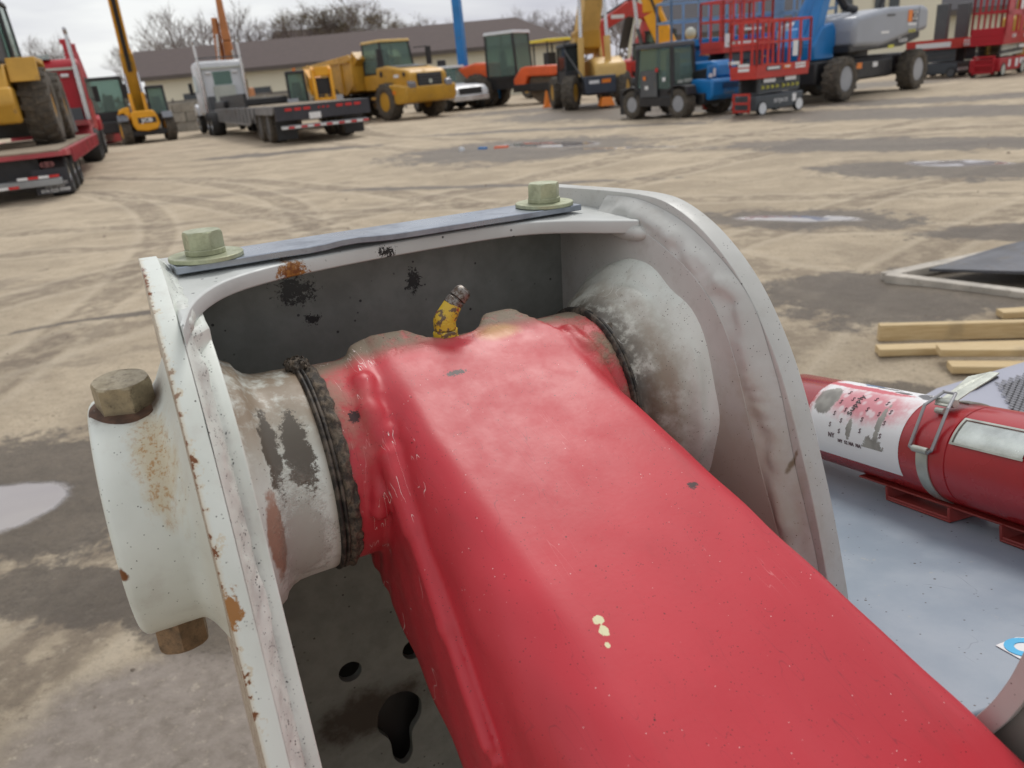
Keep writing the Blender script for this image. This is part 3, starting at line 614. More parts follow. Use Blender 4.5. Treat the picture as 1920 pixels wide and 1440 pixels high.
# clamp band, wire bail, toggle plate, hinge window
ZN=simple('galvanised',(.46,.48,.43),.40,.65,.15,60)
def band(x0,x1,a0,a1,name,th=.0014):
    v=[];n=40
    for j in range(n+1):
        a=a0+(a1-a0)*j/n
        for (xx,rr) in ((x0,RT+.0002),(x1,RT+.0002),(x1,RT+th),(x0,RT+th)): v.append((xx,-rr*math.cos(a),rr*math.sin(a)))
    f=[(j*4+a,j*4+(a+1)%4,j*4+4+(a+1)%4,j*4+4+a) for j in range(n) for a in range(4)]+[(0,1,2,3),(n*4+3,n*4+2,n*4+1,n*4)]
    return obj(name,mesh(name,v,f,40),ZN,tube)
band(.1500,.1640,S0+1.32,S0+2.95,'clamp_band'); band(.1500,.1640,S0-1.9,S0-.05,'clamp_band')
def pc(xx,a,r_): return Vector((xx,-r_*math.cos(a),r_*math.sin(a)))
b=MB(); b.cyl(pc(.1480,S0+1.30,RT+.0030),pc(.1660,S0+1.30,RT+.0030),.0034,n=14); b.build('hinge_roll',ZN,tube)
b=MB(); pts=[pc(.1475,S0+1.32,RT+.003),pc(.1440,S0+1.28,RT+.004),pc(.1435,S0+.52,RT+.011),pc(.1500,S0+.20,RT+.015),pc(.1640,S0+.20,RT+.015),pc(.1715,S0+.52,RT+.011),pc(.1710,S0+1.26,RT+.004),pc(.1660,S0+1.32,RT+.003)]
b.tube(pts,.0016,8); [b.sph(p,.0016,8) for p in pts]; b.build('wire_bail',simple('bail_wire',(.36,.36,.37),.38,.7),tube)
b=MB(); P0=pc(.157,S0+.34,RT+.012); a=S0+.1
v0=[pc(.1480,S0+.42,RT+.007),pc(.1660,S0+.42,RT+.007),pc(.1665,S0-.02,RT+.012),pc(.1700,S0-.30,RT+.024),pc(.1630,S0-.52,RT+.034),pc(.1530,S0-.52,RT+.034),pc(.1450,S0-.30,RT+.024),pc(.1475,S0-.02,RT+.012)]
nrm=Vector((0,-math.cos(a),math.sin(a)))*.0015
b.add(v0+[p+nrm for p in v0],[tuple(range(8)),tuple(range(15,7,-1))]+[(i,(i+1)%8,8+(i+1)%8,8+i) for i in range(8)])
b.build('toggle_plate',ZN,tube,bev=.0004)
b=MB(); b.cyl(pc(.1465,S0+.30,RT+.007),pc(.1675,S0+.30,RT+.007),.0040,n=12); b.cyl(pc(.1520,S0+.48,RT+.004),pc(.1620,S0+.48,RT+.004),.003,n=10); b.build('toggle_pin',ZN,tube)
fr_=wrap('window_plate',.186,.260,S0+.52,S0+1.05,simple('bright_tin',(.62,.66,.62),.22,.8,.2,30),tube,.0012)
for rr in ((.186,.1885,.52,1.05),(.186,.262,.50,.54),(.186,.262,1.03,1.07)): 
    q_=wrap('window_rim',rr[0],rr[1],S0+rr[2],S0+rr[3],ZN,tube,.0024,8,6)
# red feet under the tube
RB=simple('red_bracket',(.27,.035,.03),.5,0,.2,20)
b=MB()
for x0,x1 in ((.085,.170),(.225,.50)):
    b.box(x0,x1,-.012,.034,-.0615,-.0590); b.box(x0,x0+.003,-.012,.034,-.060,-.046); b.box(x1-.003,x1,-.012,.034,-.060,-.046); b.box(x0+.003,x1-.003,.032,.034,-.059,-.056)
b.box(.040,.600,-.010,.030,-.0478,-.0455); b.build('foot_bracket',RB,tube,bev=.001)
# stickers on the deck, as parts of the deck
TRI=simple('sticker_red',(.60,.04,.04),.45)
s1=MB(); s1.prism([(.0,.0),(.052,.014),(.0,.030)],0,.0006,'z'); o=s1.build('warning_sticker',TRI,deck,Matrix.Translation((.045,.080,-.0618))@Matrix.Rotation(R(-118),4,'Z')@Matrix.Translation((-.045,-.015,0)))
s1=MB(); s1.prism([(.002,.006),(.038,.014),(.002,.024)],.0007,.0010,'z'); s1.build('sticker_face',WHT,o)
o=MB().prism([(0,.012),(.018,.032),(.095,.034),(.085,0),(.012,0)],0,.0006,'z').build('blue_white_sticker',WHT,deck,Matrix.Translation((.255,-.035,-.0618))@Matrix.Rotation(R(-10),4,'Z')) if False else None
def on_deck(px,py):
    d=(cr*((px-960)/1430)+cu*(-(py-720)/1430)+cf); Mw=Matrix.Translation((.15,.75,0))@MT; nrm=Mw.to_3x3()@Vector((0,0,1)); p0=Mw@Vector((0,0,-.062)); t=(p0-CAM).dot(nrm)/d.dot(nrm); return Mw.inverted()@(CAM+d*t)
q4=[on_deck(*p) for p in ((1867,1212),(1905,1197),(1990,1200),(1985,1260),(1912,1237))]
me=mesh('stk',[(p.x,p.y,-.0616) for p in q4]+[(p.x,p.y,-.0610) for p in q4],[tuple(range(5)),tuple(range(9,4,-1))]+[(i,(i+1)%5,5+(i+1)%5,5+i) for i in range(5)]); o=obj('sticker',me,WHT,deck); o['label']='white sticker with a blue ring'
ctr=on_deck(1922,1217); MB().lathe([(0,.0065),(0,.0125),(.0004,.0125),(.0004,.0065)],(ctr.x,ctr.y,-.0608),'z',24,True).build('blue_ring',simple('sky_blue_print',(.08,.45,.75),.5),o)
# lower link bracket in the bottom right corner
arc=soften(crom([(-.33,-.30),(-.345,-.23),(-.3603,-.18),(-.3771,-.1348),(-.3909,-.0940),(-.3976,-.0781),(-.4032,-.0636),(-.4089,-.0433),(-.4119,-.0273),(-.4152,-.0059),(-.4179,.0237),(-.43,.06)],6),1)
inn=[(p[0]-.011,p[1]-.004) for p in arc]
lb_=plate('link_bracket',[(-.60,-.30)]+[(p[0]-.004,p[1]-.002) for p in arc]+[(-.60,.06)],'yz',.4000,.412,simple('olive_grey_paint',(.20,.21,.185),.5,0,.15,20),lift,PL,bev=.001); lb_['label']='curved grey bracket with a pale rim at the right of the arm'
plate('pale_rim',[tuple(p) for p in arc]+inn[::-1],'yz',.3915,.3995,WR,lb_,bev=.001)
# stepped fender panel with woven grip behind the tube
k=Mat('panel_paint'); k.set('Base Color',k.mix(k.noise(8),(.30,.31,.38),(.38,.39,.46))).set('Roughness',.4); PAN=k.m
P=lambda px,py,z:(lambda d:CAM+d*((z-HC)/d.z))(cr*((px-960)/1430)+cu*(-(py-720)/1430)+cf)
pan=empty('step_panel',P(1830,740,.98)); tag(pan,'grey step panel with black woven grip beyond the red tube','step panel')
q0=P(1700,752,.98); q1=P(1755,727,.98); ex=(P(1930,674,.98)-q1).normalized(); ey=Vector((0,0,1)).cross(ex)*-1
MPn=Matrix((ex,ey,Vector((0,0,1))) if ex.cross(ey).z>0 else (ex,-ey,Vector((0,0,1)))).transposed().to_4x4()
eyv=Vector(MPn.col[1][:3]); MPn.translation=q1-pan.location
sgn=1 if (P(1900,900,.98)-q1).dot(eyv)>0 else -1
f2=lambda pts:[(a,b_*sgn) for a,b_ in pts]
plate('panel',f2([(-.09,.02),(0,0),(.9,0),(.9,.6),(-.3,.6),(-.28,.16)]),'xy',-.025,0,PAN,pan,MPn,bev=.004)
grip=plate('grip_backing',f2([(.02,.135),(.10,.060),(.85,.045),(.85,.55),(-.2,.55)]),'xy',.001,.003,simple('grip_black',(.030,.030,.034),.6),pan,MPn,bev=.0008)
b=MB()
for i in range(90):
    for j in range(46):
        xx=.02+i*.0098; yy=.05+j*.0105+(.005 if i%2 else 0)
        if yy<.150-xx*1.05 or xx>.84: continue
        b.box(xx-.0030,xx+.0030,(yy-.0030)*sgn,(yy+.0030)*sgn,.003,.0046,t=.0012)
o=b.build('grip_studs',simple('grip_grey',(.22,.22,.24),.5),pan,MPn,ang=None); o['kind']='stuff'
b=MB(); b.prism(f2([(.0,.046),(.03,.030),(.13,.022),(.13,.030),(.05,.046)]),.0005,.0030,'z'); b.build('slot',simple('slot_black',(.01,.01,.01),.8),pan,MPn)
MB().box(-.02,.85,min(.05*sgn,.55*sgn),max(.05*sgn,.55*sgn),-.98,-.03).build('base',simple('panel_base',(.05,.05,.055),.6),pan,MPn)
# machine body below the pivot, out of view but carrying it
b=MB(); b.box(.03,.42,-.12,.12,-1.25,-.9); b.build('turret',WI,lift,PL,bev=.01)
# ================================================================ ground
def ell(cx,cy,rx,ry,a=0): return (cx,cy,rx,ry,a)
MUDS=[ell(-2.3,3.2,1.0,.62,-10),ell(-1.45,2.3,.85,.17,-14),ell(-1.0,1.95,.55,.10,-30),ell(.6,18.3,3.2,2.6,-35),ell(6.9,12.9,3.4,1.0,-40),ell(9.6,18.9,5.5,1.6,-50),ell(3.1,7.8,1.15,.5,-32),ell(2.65,4.95,1.05,.72,-12),ell(1.8,3.42,.5,.17,-14),ell(5.0,29.5,5.5,3.6,-45),ell(5.7,10.1,1.7,.7,-36),ell(4.6,6.3,1.0,.35,-20),ell(-6,24,3,.6,-10),ell(2.2,23.5,5,.6,-32),ell(-7,9,2.2,.15,-60),ell(12,22,6,1.2,-40),ell(9,35,12,3,-20),ell(-.2,12.5,2.6,.22,-22),ell(-3.2,6.2,.9,.08,12)]
PUDS=[ell(-2.36,3.05,.30,.24,0),ell(1.4,18.9,1.5,.55,-48),ell(3.05,7.8,.62,.16,-32),ell(6.2,10.4,.65,.28,-35),ell(2.6,16.6,1.4,.12,-38)]
SMOOTH=[ell(-1.03,1.62,.42,.34,0),ell(-.95,1.2,.6,.4,0)]
k=Mat('yard_dirt')
k.P=k.n('NewGeometry').outputs['Position']
warp=k.noise(1.3,5,.62); w2=k.noise(5.5,5,.65); fine=k.noise(48,9,.82)
vx=k.map((.75,1.0,1),rot=(0,0,R(33))); strk=k.noise(1.1,6,.66,vx,.6)     # wheel-smeared streaks
c=k.mix(k.ss(strk,.34,.66),(.42,.345,.25),(.59,.49,.355))
c=k.mix(k.ss(w2,.40,.75,0,.45),c,(.36,.285,.20)); c=k.mix(k.ss(fine,.52,.64,0,.6),c,(.23,.185,.14)); c=k.mix(k.ss(fine,.46,.36,0,.35),c,(.68,.60,.47))
c=k.mix(k.ss(k.noise(.55,6,.72,k.map((.55,1.2,1),rot=(0,0,R(55)))),.54,.64,0,.6),c,(.27,.22,.17)); c=k.mix(k.ss(k.noise(1.5,6,.75,k.map((.5,1.2,1),rot=(0,0,R(48)))),.58,.66,0,.4),c,(.22,.18,.14))
def es(lst,amp,soft,nz_):
    out=None
    for (cx,cy,rx,ry,a) in lst:
        b_=k.blob((cx,cy,0),(rx,ry,50),nz_,amp,soft,(0,0,R(-a)))
        out=b_ if out is None else k.mth('MAXIMUM',out,b_)
    return out
nzz=k.mth('ADD',k.mth('MULTIPLY',warp,.55),k.mth('MULTIPLY',k.noise(3.1,5,.75),.45))
def track(cx,cy,r,w,amt):
    global c
    q=k.n('VectorMath'); q.operation='DISTANCE'; k.t.links.new(k.map((1,1,0)),q.inputs[0]); q.inputs[1].default_value=(cx,cy,0)
    d=k.mth('ABSOLUTE',k.mth('SUBTRACT',k.mth('ADD',q.outputs['Value'],k.mth('MULTIPLY',warp,.10)),r+.05)); m_=k.mth('MULTIPLY',k.ss(d,w*1.15,w*.8),k.ss(w2,.38,.58,.15,1))
    m_=k.mth('MULTIPLY',m_,k.ss(k.mth('SINE',k.mth('MULTIPLY',q.outputs['Value'],0.)),-1,1)) if False else m_
    c=k.mix(k.mth('MULTIPLY',m_,amt),c,(.23,.185,.14))
    c=k.mix(k.mth('MULTIPLY',k.mth('MULTIPLY',k.ss(d,w*1.9,w*1.3),k.ss(d,w*1.0,w*1.3)),amt*.6),c,(.64,.55,.42))
for (cx,cy,r,w) in ((-22,4,18.6,.20),(-22,4,20.5,.20),(-30,-8,33.,.22),(-30,-8,35.,.22),(30,-20,42.,.25),(30,-20,44.2,.25),(-8,-14,24.,.18),(-8,-14,25.7,.18),(24,40,30,.3),(24,40,32.2,.3),(14,-6,16.,.16),(14,-6,17.5,.16)): track(cx,cy,r,w,.55)
nzm=k.mth('ADD',k.mth('MULTIPLY',warp,.40),k.mth('MULTIPLY',k.noise(4.5,7,.8),.60)); mud=es(MUDS,1.7,.16,nzm); c=k.mix(k.mth('MULTIPLY',mud,k.ss(fine,.2,.7,1,.72)),c,k.mix(k.ss(w2,.3,.7),(.070,.056,.044),(.135,.110,.085)))
smo=es(SMOOTH,.55,.2,nzz); c=k.mix(smo,c,k.mix(k.ss(k.noise(16,4,.6),.35,.75),(.30,.255,.215),(.21,.175,.14)))
crumb=k.ss(k.noise(30,9,.85),.53,.63); c=k.mix(k.mth('MULTIPLY',crumb,k.mth('ADD',k.mth('MULTIPLY',mud,.5),.28)),c,(.115,.092,.072)); c=k.mix(k.mth('MULTIPLY',k.ss(k.noise(22,8,.85,k.map((1,1,1),(7,3,1))),.54,.66),k.mth('SUBTRACT',.45,k.mth('MULTIPLY',mud,.33))),c,(.66,.57,.44)); c=k.mix(k.mth('MULTIPLY',k.ss(k.noise(13,5,.8),.60,.68),.55),c,(.17,.14,.11))
pud=es(PUDS,.55,.10,nzz); c=k.mix(k.mth('MULTIPLY',pud,.9),c,(.36,.33,.32))
k.set('Base Color',c); wet=k.mx(k.mth('MULTIPLY',mud,.42),k.mth('MULTIPLY',smo,.45),k.mth('MULTIPLY',pud,.93))
k.set('Roughness',k.mth('SUBTRACT',.96,wet)); k.set('Specular IOR Level',k.ss(pud,0,1,.32,.75))
dry=k.mth('SUBTRACT',1,k.mx(pud,k.mth('MULTIPLY',smo,.6)))
k.bump(k.mth('MULTIPLY',dry,k.mth('ADD',k.mth('MULTIPLY',w2,1.),k.mth('MULTIPLY',fine,.45))),.75,.05)
k.bump(k.mth('MULTIPLY',dry,k.noise(120,3,.6)),.35,.008)
DIRT=k.m
xs=np.concatenate([-np.geomspace(400,14,22),np.linspace(-13,13,140),np.geomspace(14,400,22)])
ys=np.concatenate([-np.geomspace(300,4,12),np.linspace(-3,24,150),np.geomspace(25,600,34)])
def inp(lst,x,y):
    m_=0
    for (cx,cy,rx,ry,a) in lst:
        ca,sa=math.cos(R(a)),math.sin(R(a)); dx,dy=x-cx,y-cy; u_,v_=(dx*ca+dy*sa)/rx,(-dx*sa+dy*ca)/ry; m_=max(m_,1-min(1,math.hypot(u_,v_)*.8))
    return m_
v=[];nx_=len(xs)
for y in ys:
    for x in xs:
        h=0
        if -16<x<16 and -3<y<40:
            h=mnoise.noise(Vector((x*.5,y*.5,0)))*.045+mnoise.noise(Vector((x*1.9+9,y*1.9,1)))*.020+mnoise.noise(Vector((x*5,y*5,3)))*.008
            h*=(1-min(1,2.2*inp(PUDS,x,y)))*(1-.85*min(1,2*inp(SMOOTH,x,y))); 
            fade=min(1,(16-abs(x))/3,(40-y)/10); h*=fade
        v.append((x,y,h))
f=[(j*nx_+i,j*nx_+i+1,(j+1)*nx_+i+1,(j+1)*nx_+i) for j in range(len(ys)-1) for i in range(nx_-1)]
g=obj('ground',mesh('ground',v,f,None),DIRT); g.data.shade_smooth(); tag(g,kind='structure')
# clods and pebbles strewn about
rc2=random.Random(3); b=MB()
for _ in range(950):
    y=rc2.uniform(1.2,2.0)*(1+9*rc2.random()**1.6); x=rc2.uniform(-1,1)*(1.2+.62*y); s_=rc2.uniform(.003,.010)*(1+.09*y)*(2 if rc2.random()<.05 else 1)
    pv=[]
    for q in ((-1,-.3,0),(-.2,-1,0),(.9,-.5,0),(1,.4,0),(.1,1,0),(-.8,.6,0),(-.4,-.2,1),(.4,.2,.9)): pv.append((x+q[0]*s_*rc2.uniform(.5,1),y+q[1]*s_*rc2.uniform(.5,1),mnoise.noise(Vector((x*.5,y*.5,0)))*.045+mnoise.noise(Vector((x*1.9+9,y*1.9,1)))*.02-.004+q[2]*s_*rc2.uniform(.4,.8)))
    b.add(pv,[(0,1,6),(1,2,7,6),(2,3,7),(3,4,7),(4,5,6,7),(5,0,6)])
o=b.build('pebbles',simple('clod',(.24,.19,.145),.9,0,.3,3),ang=None); o['kind']='stuff'
# sawn timber on the ground at the right
k=Mat('pine_timber'); gr=k.noise(5,4,.6,k.map((1.5,26,26))); c=k.mix(k.ss(gr,.35,.65),(.62,.48,.27),(.50,.36,.18)); c=k.mix(k.ss(k.noise(4,3),.6,.75,0,.5),c,(.30,.23,.14)); k.set('Base Color',c).set('Roughness',.7); k.bump(gr,.2,.002); PINE=k.m
def timber(a,b_,w,h,z0,label):
    a,b_=Vector(a),Vector(b_); d=b_-a; L_=d.length; ang_=math.atan2(d.y,d.x)
    o=MB().box(0,L_,-w/2,w/2,0,h).build('timber',PINE,bev=.003); o.location=(a.x,a.y,z0); o.rotation_euler=(0,0,ang_)
    tag(o,label,'timber','sawn timbers lying on the mud')
timber((2.115,4.085),(3.9,3.72),.05,.095,.015,'pale sawn timber on edge, farthest back of the pile, its end left of all others')
timber((2.015,3.885),(3.6,3.60),.09,.04,.012,'flat pale timber just in front of the one standing on edge')
timber((2.245,3.705),(3.3,3.42),.09,.038,.055,'short timber lying across the front of the pile')
timber((2.235,3.575),(3.3,3.28),.09,.038,.012,'lowest timber at the front of the pile')
timber((2.93,4.27),(3.9,4.16),.09,.04,.02,'lone timber piece by the steel ramp at the right edge')
# steel ramp plate on its pale frame
rp=empty('ramp',(3.2,5.1,0)); tag(rp,'dark steel ramp plate propped on a pale wedge frame','ramp')
FRM=simple('pale_frame',(.46,.42,.36),.75,0,.2,6,dirt=.3); RSt=simple('ramp_steel',(.085,.088,.10),.42,.4,.3,3,dirt=.3)
T=lambda x,y,z:(x-3.2,y-5.1,z)
b=MB(); b.beam(T(2.74,5.27,.03),T(4.9,5.95,.05),.10,.06); b.build('frame_rail',FRM,rp,bev=.004)
b=MB(); b.beam(T(2.74,5.25,.03),T(3.75,4.02,.03),.09,.07); b.build('frame_rail',FRM,rp,bev=.004)
v=[T(3.02,5.22,.06),T(4.3,3.9,.20),T(5.2,4.9,.26),T(4.6,5.75,.14),T(3.7,5.48,.11)]
v+= [(p[0],p[1],p[2]+.02) for p in v]
o=obj('steel_plate',mesh('pl',v,[(0,1,2,3,4),(9,8,7,6,5)]+[(i,(i+1)%5,5+(i+1)%5,5+i) for i in range(5)],30),RSt,rp)
# ================================================================ far setting: buildings, wall, trees
def GX(px,Y,z=0.):
    """world x of the point standing at depth Y, height z, seen in photo column px"""
    x=0.
    for _ in range(12):
        d=Vector((x,Y,z))-CAM; q=960+1430*d.dot(cr)/d.dot(cf); x+=(px-q)*d.dot(cf)/1430
    return x
def sky_dir(px,py): return cr*((px-960)/1430)+cu*(-(py-720)/1430)+cf
def AT(px,py,Y): d=sky_dir(px,py); return CAM+d*(Y/d.y)
CREAM=None
k=Mat('cream_siding'); x=k.xyz(); ln=k.mth('FRACT',k.mth('MULTIPLY',x[2],5.0)); c=k.mix(k.noise(.6,4),(.66,.63,.50),(.74,.71,.58)); c=k.mix(k.ss(ln,.0,.10,.25,0),c,(.25,.24,.18)); k.set('Base Color',c).set('Roughness',.7); CREAM=k.m
k=Mat('brown_shingles'); c=k.mix(k.noise(2.2,5,.7),(.070,.052,.048),(.125,.092,.084)); k.set('Base Color',c).set('Roughness',.9); ROOF=k.m
k=Mat('grey_roofing'); c=k.mix(k.noise(1.6,5,.7),(.055,.052,.058),(.085,.080,.088)); k.set('Base Color',c).set('Roughness',.85); ROOF2=k.m
TRIM=simple('eave_trim',(.10,.085,.075),.7); CREAMT=simple('cream_trim',(.55,.52,.42),.6)
GL=Mat('dark_window'); GL.set('Base Color',(.05,.06,.065)).set('Roughness',.08); GLW=GL.m
def gable(name,x0,x1,y0,y1,ze,zr,label,hip=0,yaw=0,wall=CREAM,roof=ROOF,wins=()):
    """long house, eaves along x, front wall at y0; hip on the right end"""
    e=empty(name,(x0,y0,0)); tag(e,label,'building'); e.rotation_euler.z=yaw
    L_,D=x1-x0,y1-y0
    MB().box(0,L_,0,D,0,ze).build('wall',wall,e)
    o=.6; v=[(-o,-o,ze+.05),(L_+o,-o,ze+.05),(L_+o,D+o,ze+.05),(-o,D+o,ze+.05),(-o-(2.6 if hip>4 else 0),D/2,zr),(L_+o-hip,D/2,zr)]
    v+=[(p[0],p[1],p[2]+.16) for p in v]
    f=[(6,7,11,10),(8,9,10,11),(0,4,5,1),(2,5,4,3),(0,1,7,6),(2,3,9,8),(0,4,10,6),(4,3,9,10)]+([(7,8,11),(1,5,2),(1,2,8,7)] if hip else [(1,5,11,7),(5,2,8,11)])
    obj('roof',mesh('roof',v,f,30),roof,e)
    MB().box(-o,L_+o,-o-.03,-o-.16,ze-.12,ze+.16).build('eave_board',TRIM,e)
    MB().prism([(0.1,ze),(D-.1,ze),(D/2,zr-.2)],-.02,.15,'x').build('gable_wall',wall,e)
    for (wx,wz,ww,wh) in wins:
        fr=MB().box(wx-.08,wx+ww+.08,-.05,-.003,wz-.08,wz+wh+.08).build('window',CREAMT,e); MB().box(wx,wx+ww,-.07,-.052,wz,wz+wh).build('pane',GLW,fr)
    return e
p0=AT(270,152,70); p1=AT(985,80,70)
gable('long_building',p0.x,7.0,70,84,3.75,6.25,'long low cream building with a brown shingle roof across the back of the yard',hip=4.2,
      wins=[(3,1.2,1.4,1.2),(9,1.2,1.4,1.2),(29,1.2,1.4,1.2)])
pk=AT(590,60,95); gable('house',pk.x-5,pk.x+5,95,103,5.6,8.4,'small brown roof peeking over the long roof, in front of the trees',hip=3)
b2=gable('grey_shed',11.6,46,50,66,2.75,8.2,'large dark grey roofed building behind the lifts on the right',roof=ROOF2)
dm=empty('cream_annex',(GX(1545,46,2),46,0)); tag(dm,'pale annex wall with windows behind the large blue and grey lift','building')
wv=GX(1760,46,2)-GX(1545,46,2); MB().box(0,wv,0,2.5,0,4.7).build('wall',CREAM,dm); MB().box(-.3,wv+.3,-.3,2.8,4.7,5.0).build('roof',ROOF2,dm)
for wx in (.8,2.6,3.4):
    fr=MB().box(wx,wx+.7,-.05,-.003,3.0,4.3).build('window',CREAMT,dm); MB().box(wx+.07,wx+.63,-.07,-.052,3.07,4.23).build('pane',GLW,fr)
# concrete block wall, each block a part
cw=empty('block_wall',(GX(325,52),52,0)); tag(cw,'low wall of stacked concrete blocks left of the white truck','wall')
CB=simple('concrete_block',(.27,.25,.21),.85,0,.25,1.2,dirt=.3); rr=random.Random(5)
bme=None
for row in range(3):
    for i in range(9):
        o=MB().box(0,1.45,0,.7,0,.56).build('block',CB,cw,bev=.03) if bme is None else obj('block',bme,CB,cw)
        bme=bme or o.data; o.location=(-4.2+i*1.5+(.75 if row%2 else 0),rr.uniform(-.05,.05),row*.58); 
        if not o.modifiers: mb=o.modifiers.new('bevel','BEVEL'); mb.width=.03; mb.segments=2
fn=empty('panel_fence',(GX(215,60),60,0)); tag(fn,'weathered panel fence at the foot of the long building','fence')
for i in range(12):
    MB().box(i*2.4,i*2.4+2.36,0,.05,.2,1.9).build('fence_panel',simple('fence_grey',(.20,.19,.17),.8,0,.2,1.5),fn); 
    MB().box(i*2.4-.06,i*2.4+.06,-.06,.0,0,2.05).build('post',simple('fence_post',(.14,.13,.12),.8),fn)
# bare trees
BARK=simple('bark',(.14,.115,.095),.9,0,.25,2); TWIG=simple('twigs',(.19,.155,.14),.9,0,.2,.6); BUD=simple('spring_buds',(.21,.175,.09),.9,0,.3,.4)
def tree_mesh(seed,H,spread=.5,buds=0,depth=6):
    rg=random.Random(seed); tr=MB(); cw_=MB()
    def seg(b_,a,c,r0,r1,n): b_.cyl(a,c,r0,r1,n,False)
    def grow(p,d,L_,r_,lv):
        q=p+d*L_; tgt=tr if lv<2 else cw_
        seg(tgt,p,q,r_,r_*.72,6 if lv<2 else 3)
        if lv>=depth:
            for _ in range(7 if buds else 4):
                dd=(d+Vector((rg.uniform(-.8,.8),rg.uniform(-.8,.8),rg.uniform(-.3,.7)))).normalized(); e=q+dd*L_*rg.uniform(.7,1.5); w=Vector((rg.uniform(-1,1),rg.uniform(-1,1),0)).normalized()*.012*H/9
                cw_.add([q-w,q+w,e],[(0,1,2)])
                if buds and rg.random()<buds:
                    for _ in range(3):
                        c_=q+(e-q)*rg.uniform(.3,1.1)+Vector((rg.uniform(-.2,.2),)*3); s_=rg.uniform(.03,.075)
                        bu.add([c_+Vector((rg.uniform(-s_,s_),rg.uniform(-s_,s_),rg.uniform(-s_,s_))) for _ in range(3)],[(0,1,2)])
            return
        for i in range(2 if rg.random()<.55 else 3):
            dd=(d+Vector((rg.uniform(-1,1),rg.uniform(-1,1),rg.uniform(-.25,.55)))*spread*(1.1 if lv else .9)).normalized()
            grow(q if i<2 else p+d*L_*rg.uniform(.4,.8),dd,L_*rg.uniform(.66,.88),r_*.66,lv+1)
    bu=MB(); grow(Vector((0,0,0)),Vector((rg.uniform(-.05,.05),0,1)).normalized(),H*.24,H*.017,0)
    return mesh('trunk',tr.v,tr.f,60),mesh('crown',cw_.v,cw_.f,None),(mesh('buds',bu.v,bu.f,None) if buds and bu.v else None)
kinds=[tree_mesh(1,10,.62),tree_mesh(2,10,.55),tree_mesh(3,10,.50,.55),tree_mesh(4,10,.6,.7),tree_mesh(5,10,.66)]
def tree(px,Y,top,kd,label,wide=1.):
    """top = photo row of the crown top"""
    x=GX(px,Y,6); z=AT(px,top,Y).z; s_=z/10.0*1.08
    e=empty('bare_tree',(x,Y,0)); e.scale=(s_*wide,s_*wide,s_); e.rotation_euler.z=(px*.37)%6.28
    tag(e,label,'tree','bare trees behind the buildings')
    a,b_,c_=kinds[kd]; obj('trunk',a,BARK,e); obj('crown',b_,TWIG,e)
    if c_: obj('budding_twigs',c_,BUD,e)
tl=[(285,112,62,0,1.),(325,100,25,1,1.1),(365,104,38,4,1.),(398,98,22,0,1.),(470,92,14,1,1.2),(505,96,30,4,1.1),(540,90,18,2,1.3),(575,94,12,3,1.4),(600,90,24,2,1.3),(628,92,2,3,1.5),(655,90,4,2,1.4),(690,94,14,3,1.4),(722,91,18,2,1.3),(755,94,28,3,1.3),(790,97,34,2,1.2),(822,104,40,0,1.1),(845,110,46,1,1.),
    (975,120,22,1,1.),(1005,116,20,4,1.1),(1030,110,26,0,1.2),(1058,106,20,1,1.3),(1090,104,24,4,1.3),(1125,100,14,0,1.3),(1160,98,6,1,1.4),(1195,96,2,4,1.4),(1225,94,-4,0,1.4),(120,110,75,1,1.),(70,105,70,4,1.),(240,118,92,1,1.)]
nm={0:'slim bare grey tree',1:'loose bare grey tree',2:'dense brown tree in bud',3:'bushy olive brown tree in bud',4:'low bare spreading tree'}
wh=['just right of the raised orange-yellow boom','left of the burnt orange boom, tallest there','just left of the burnt orange boom','half hidden by the burnt orange boom','right of the burnt orange boom','at the left shoulder of the thick row','left of the small roof peak','right above the small roof peak, left one','right above the small roof peak, right one','highest crown of the thick row','just right of the highest crown','above the dump bed of the dump truck, left one','above the dump bed of the dump truck, right one','above the dump truck cab','where the thick row runs out','faint, left of the blue mast','faint, right beside the blue mast',
'faint, over the hipped roof end','second faint one right of the roof end','third one right of the roof end','above the yellow canopy','left beside the raised tan boom','right beside the raised tan boom','above the red excavator boom','just left of the yellow excavator boom','behind the yellow excavator boom','far off above the red truck','far off at the left edge','far off between red truck and orange-yellow boom']
for i,(px,Y,top,kd,wd) in enumerate(tl): tree(px,Y,top,kd,f'{nm[kd]} {wh[i]}',wd)
# low distant scrub mass
b=MB(); rg=random.Random(9)
for i in range(5200):
    x=rg.uniform(-60,60); y=rg.uniform(118,135); z=rg.uniform(0,1)**1.4*(3.4+1.6*mnoise.noise(Vector((x*.12,0,0)))); s_=rg.uniform(.3,.9); c_=Vector((x,y,z))
    b.add([c_+Vector((rg.uniform(-s_,s_),rg.uniform(-s_,s_),rg.uniform(-s_,s_))) for _ in range(3)],[(0,1,2)])
o=b.build('distant_scrub',TWIG,ang=None); o['kind']='stuff'
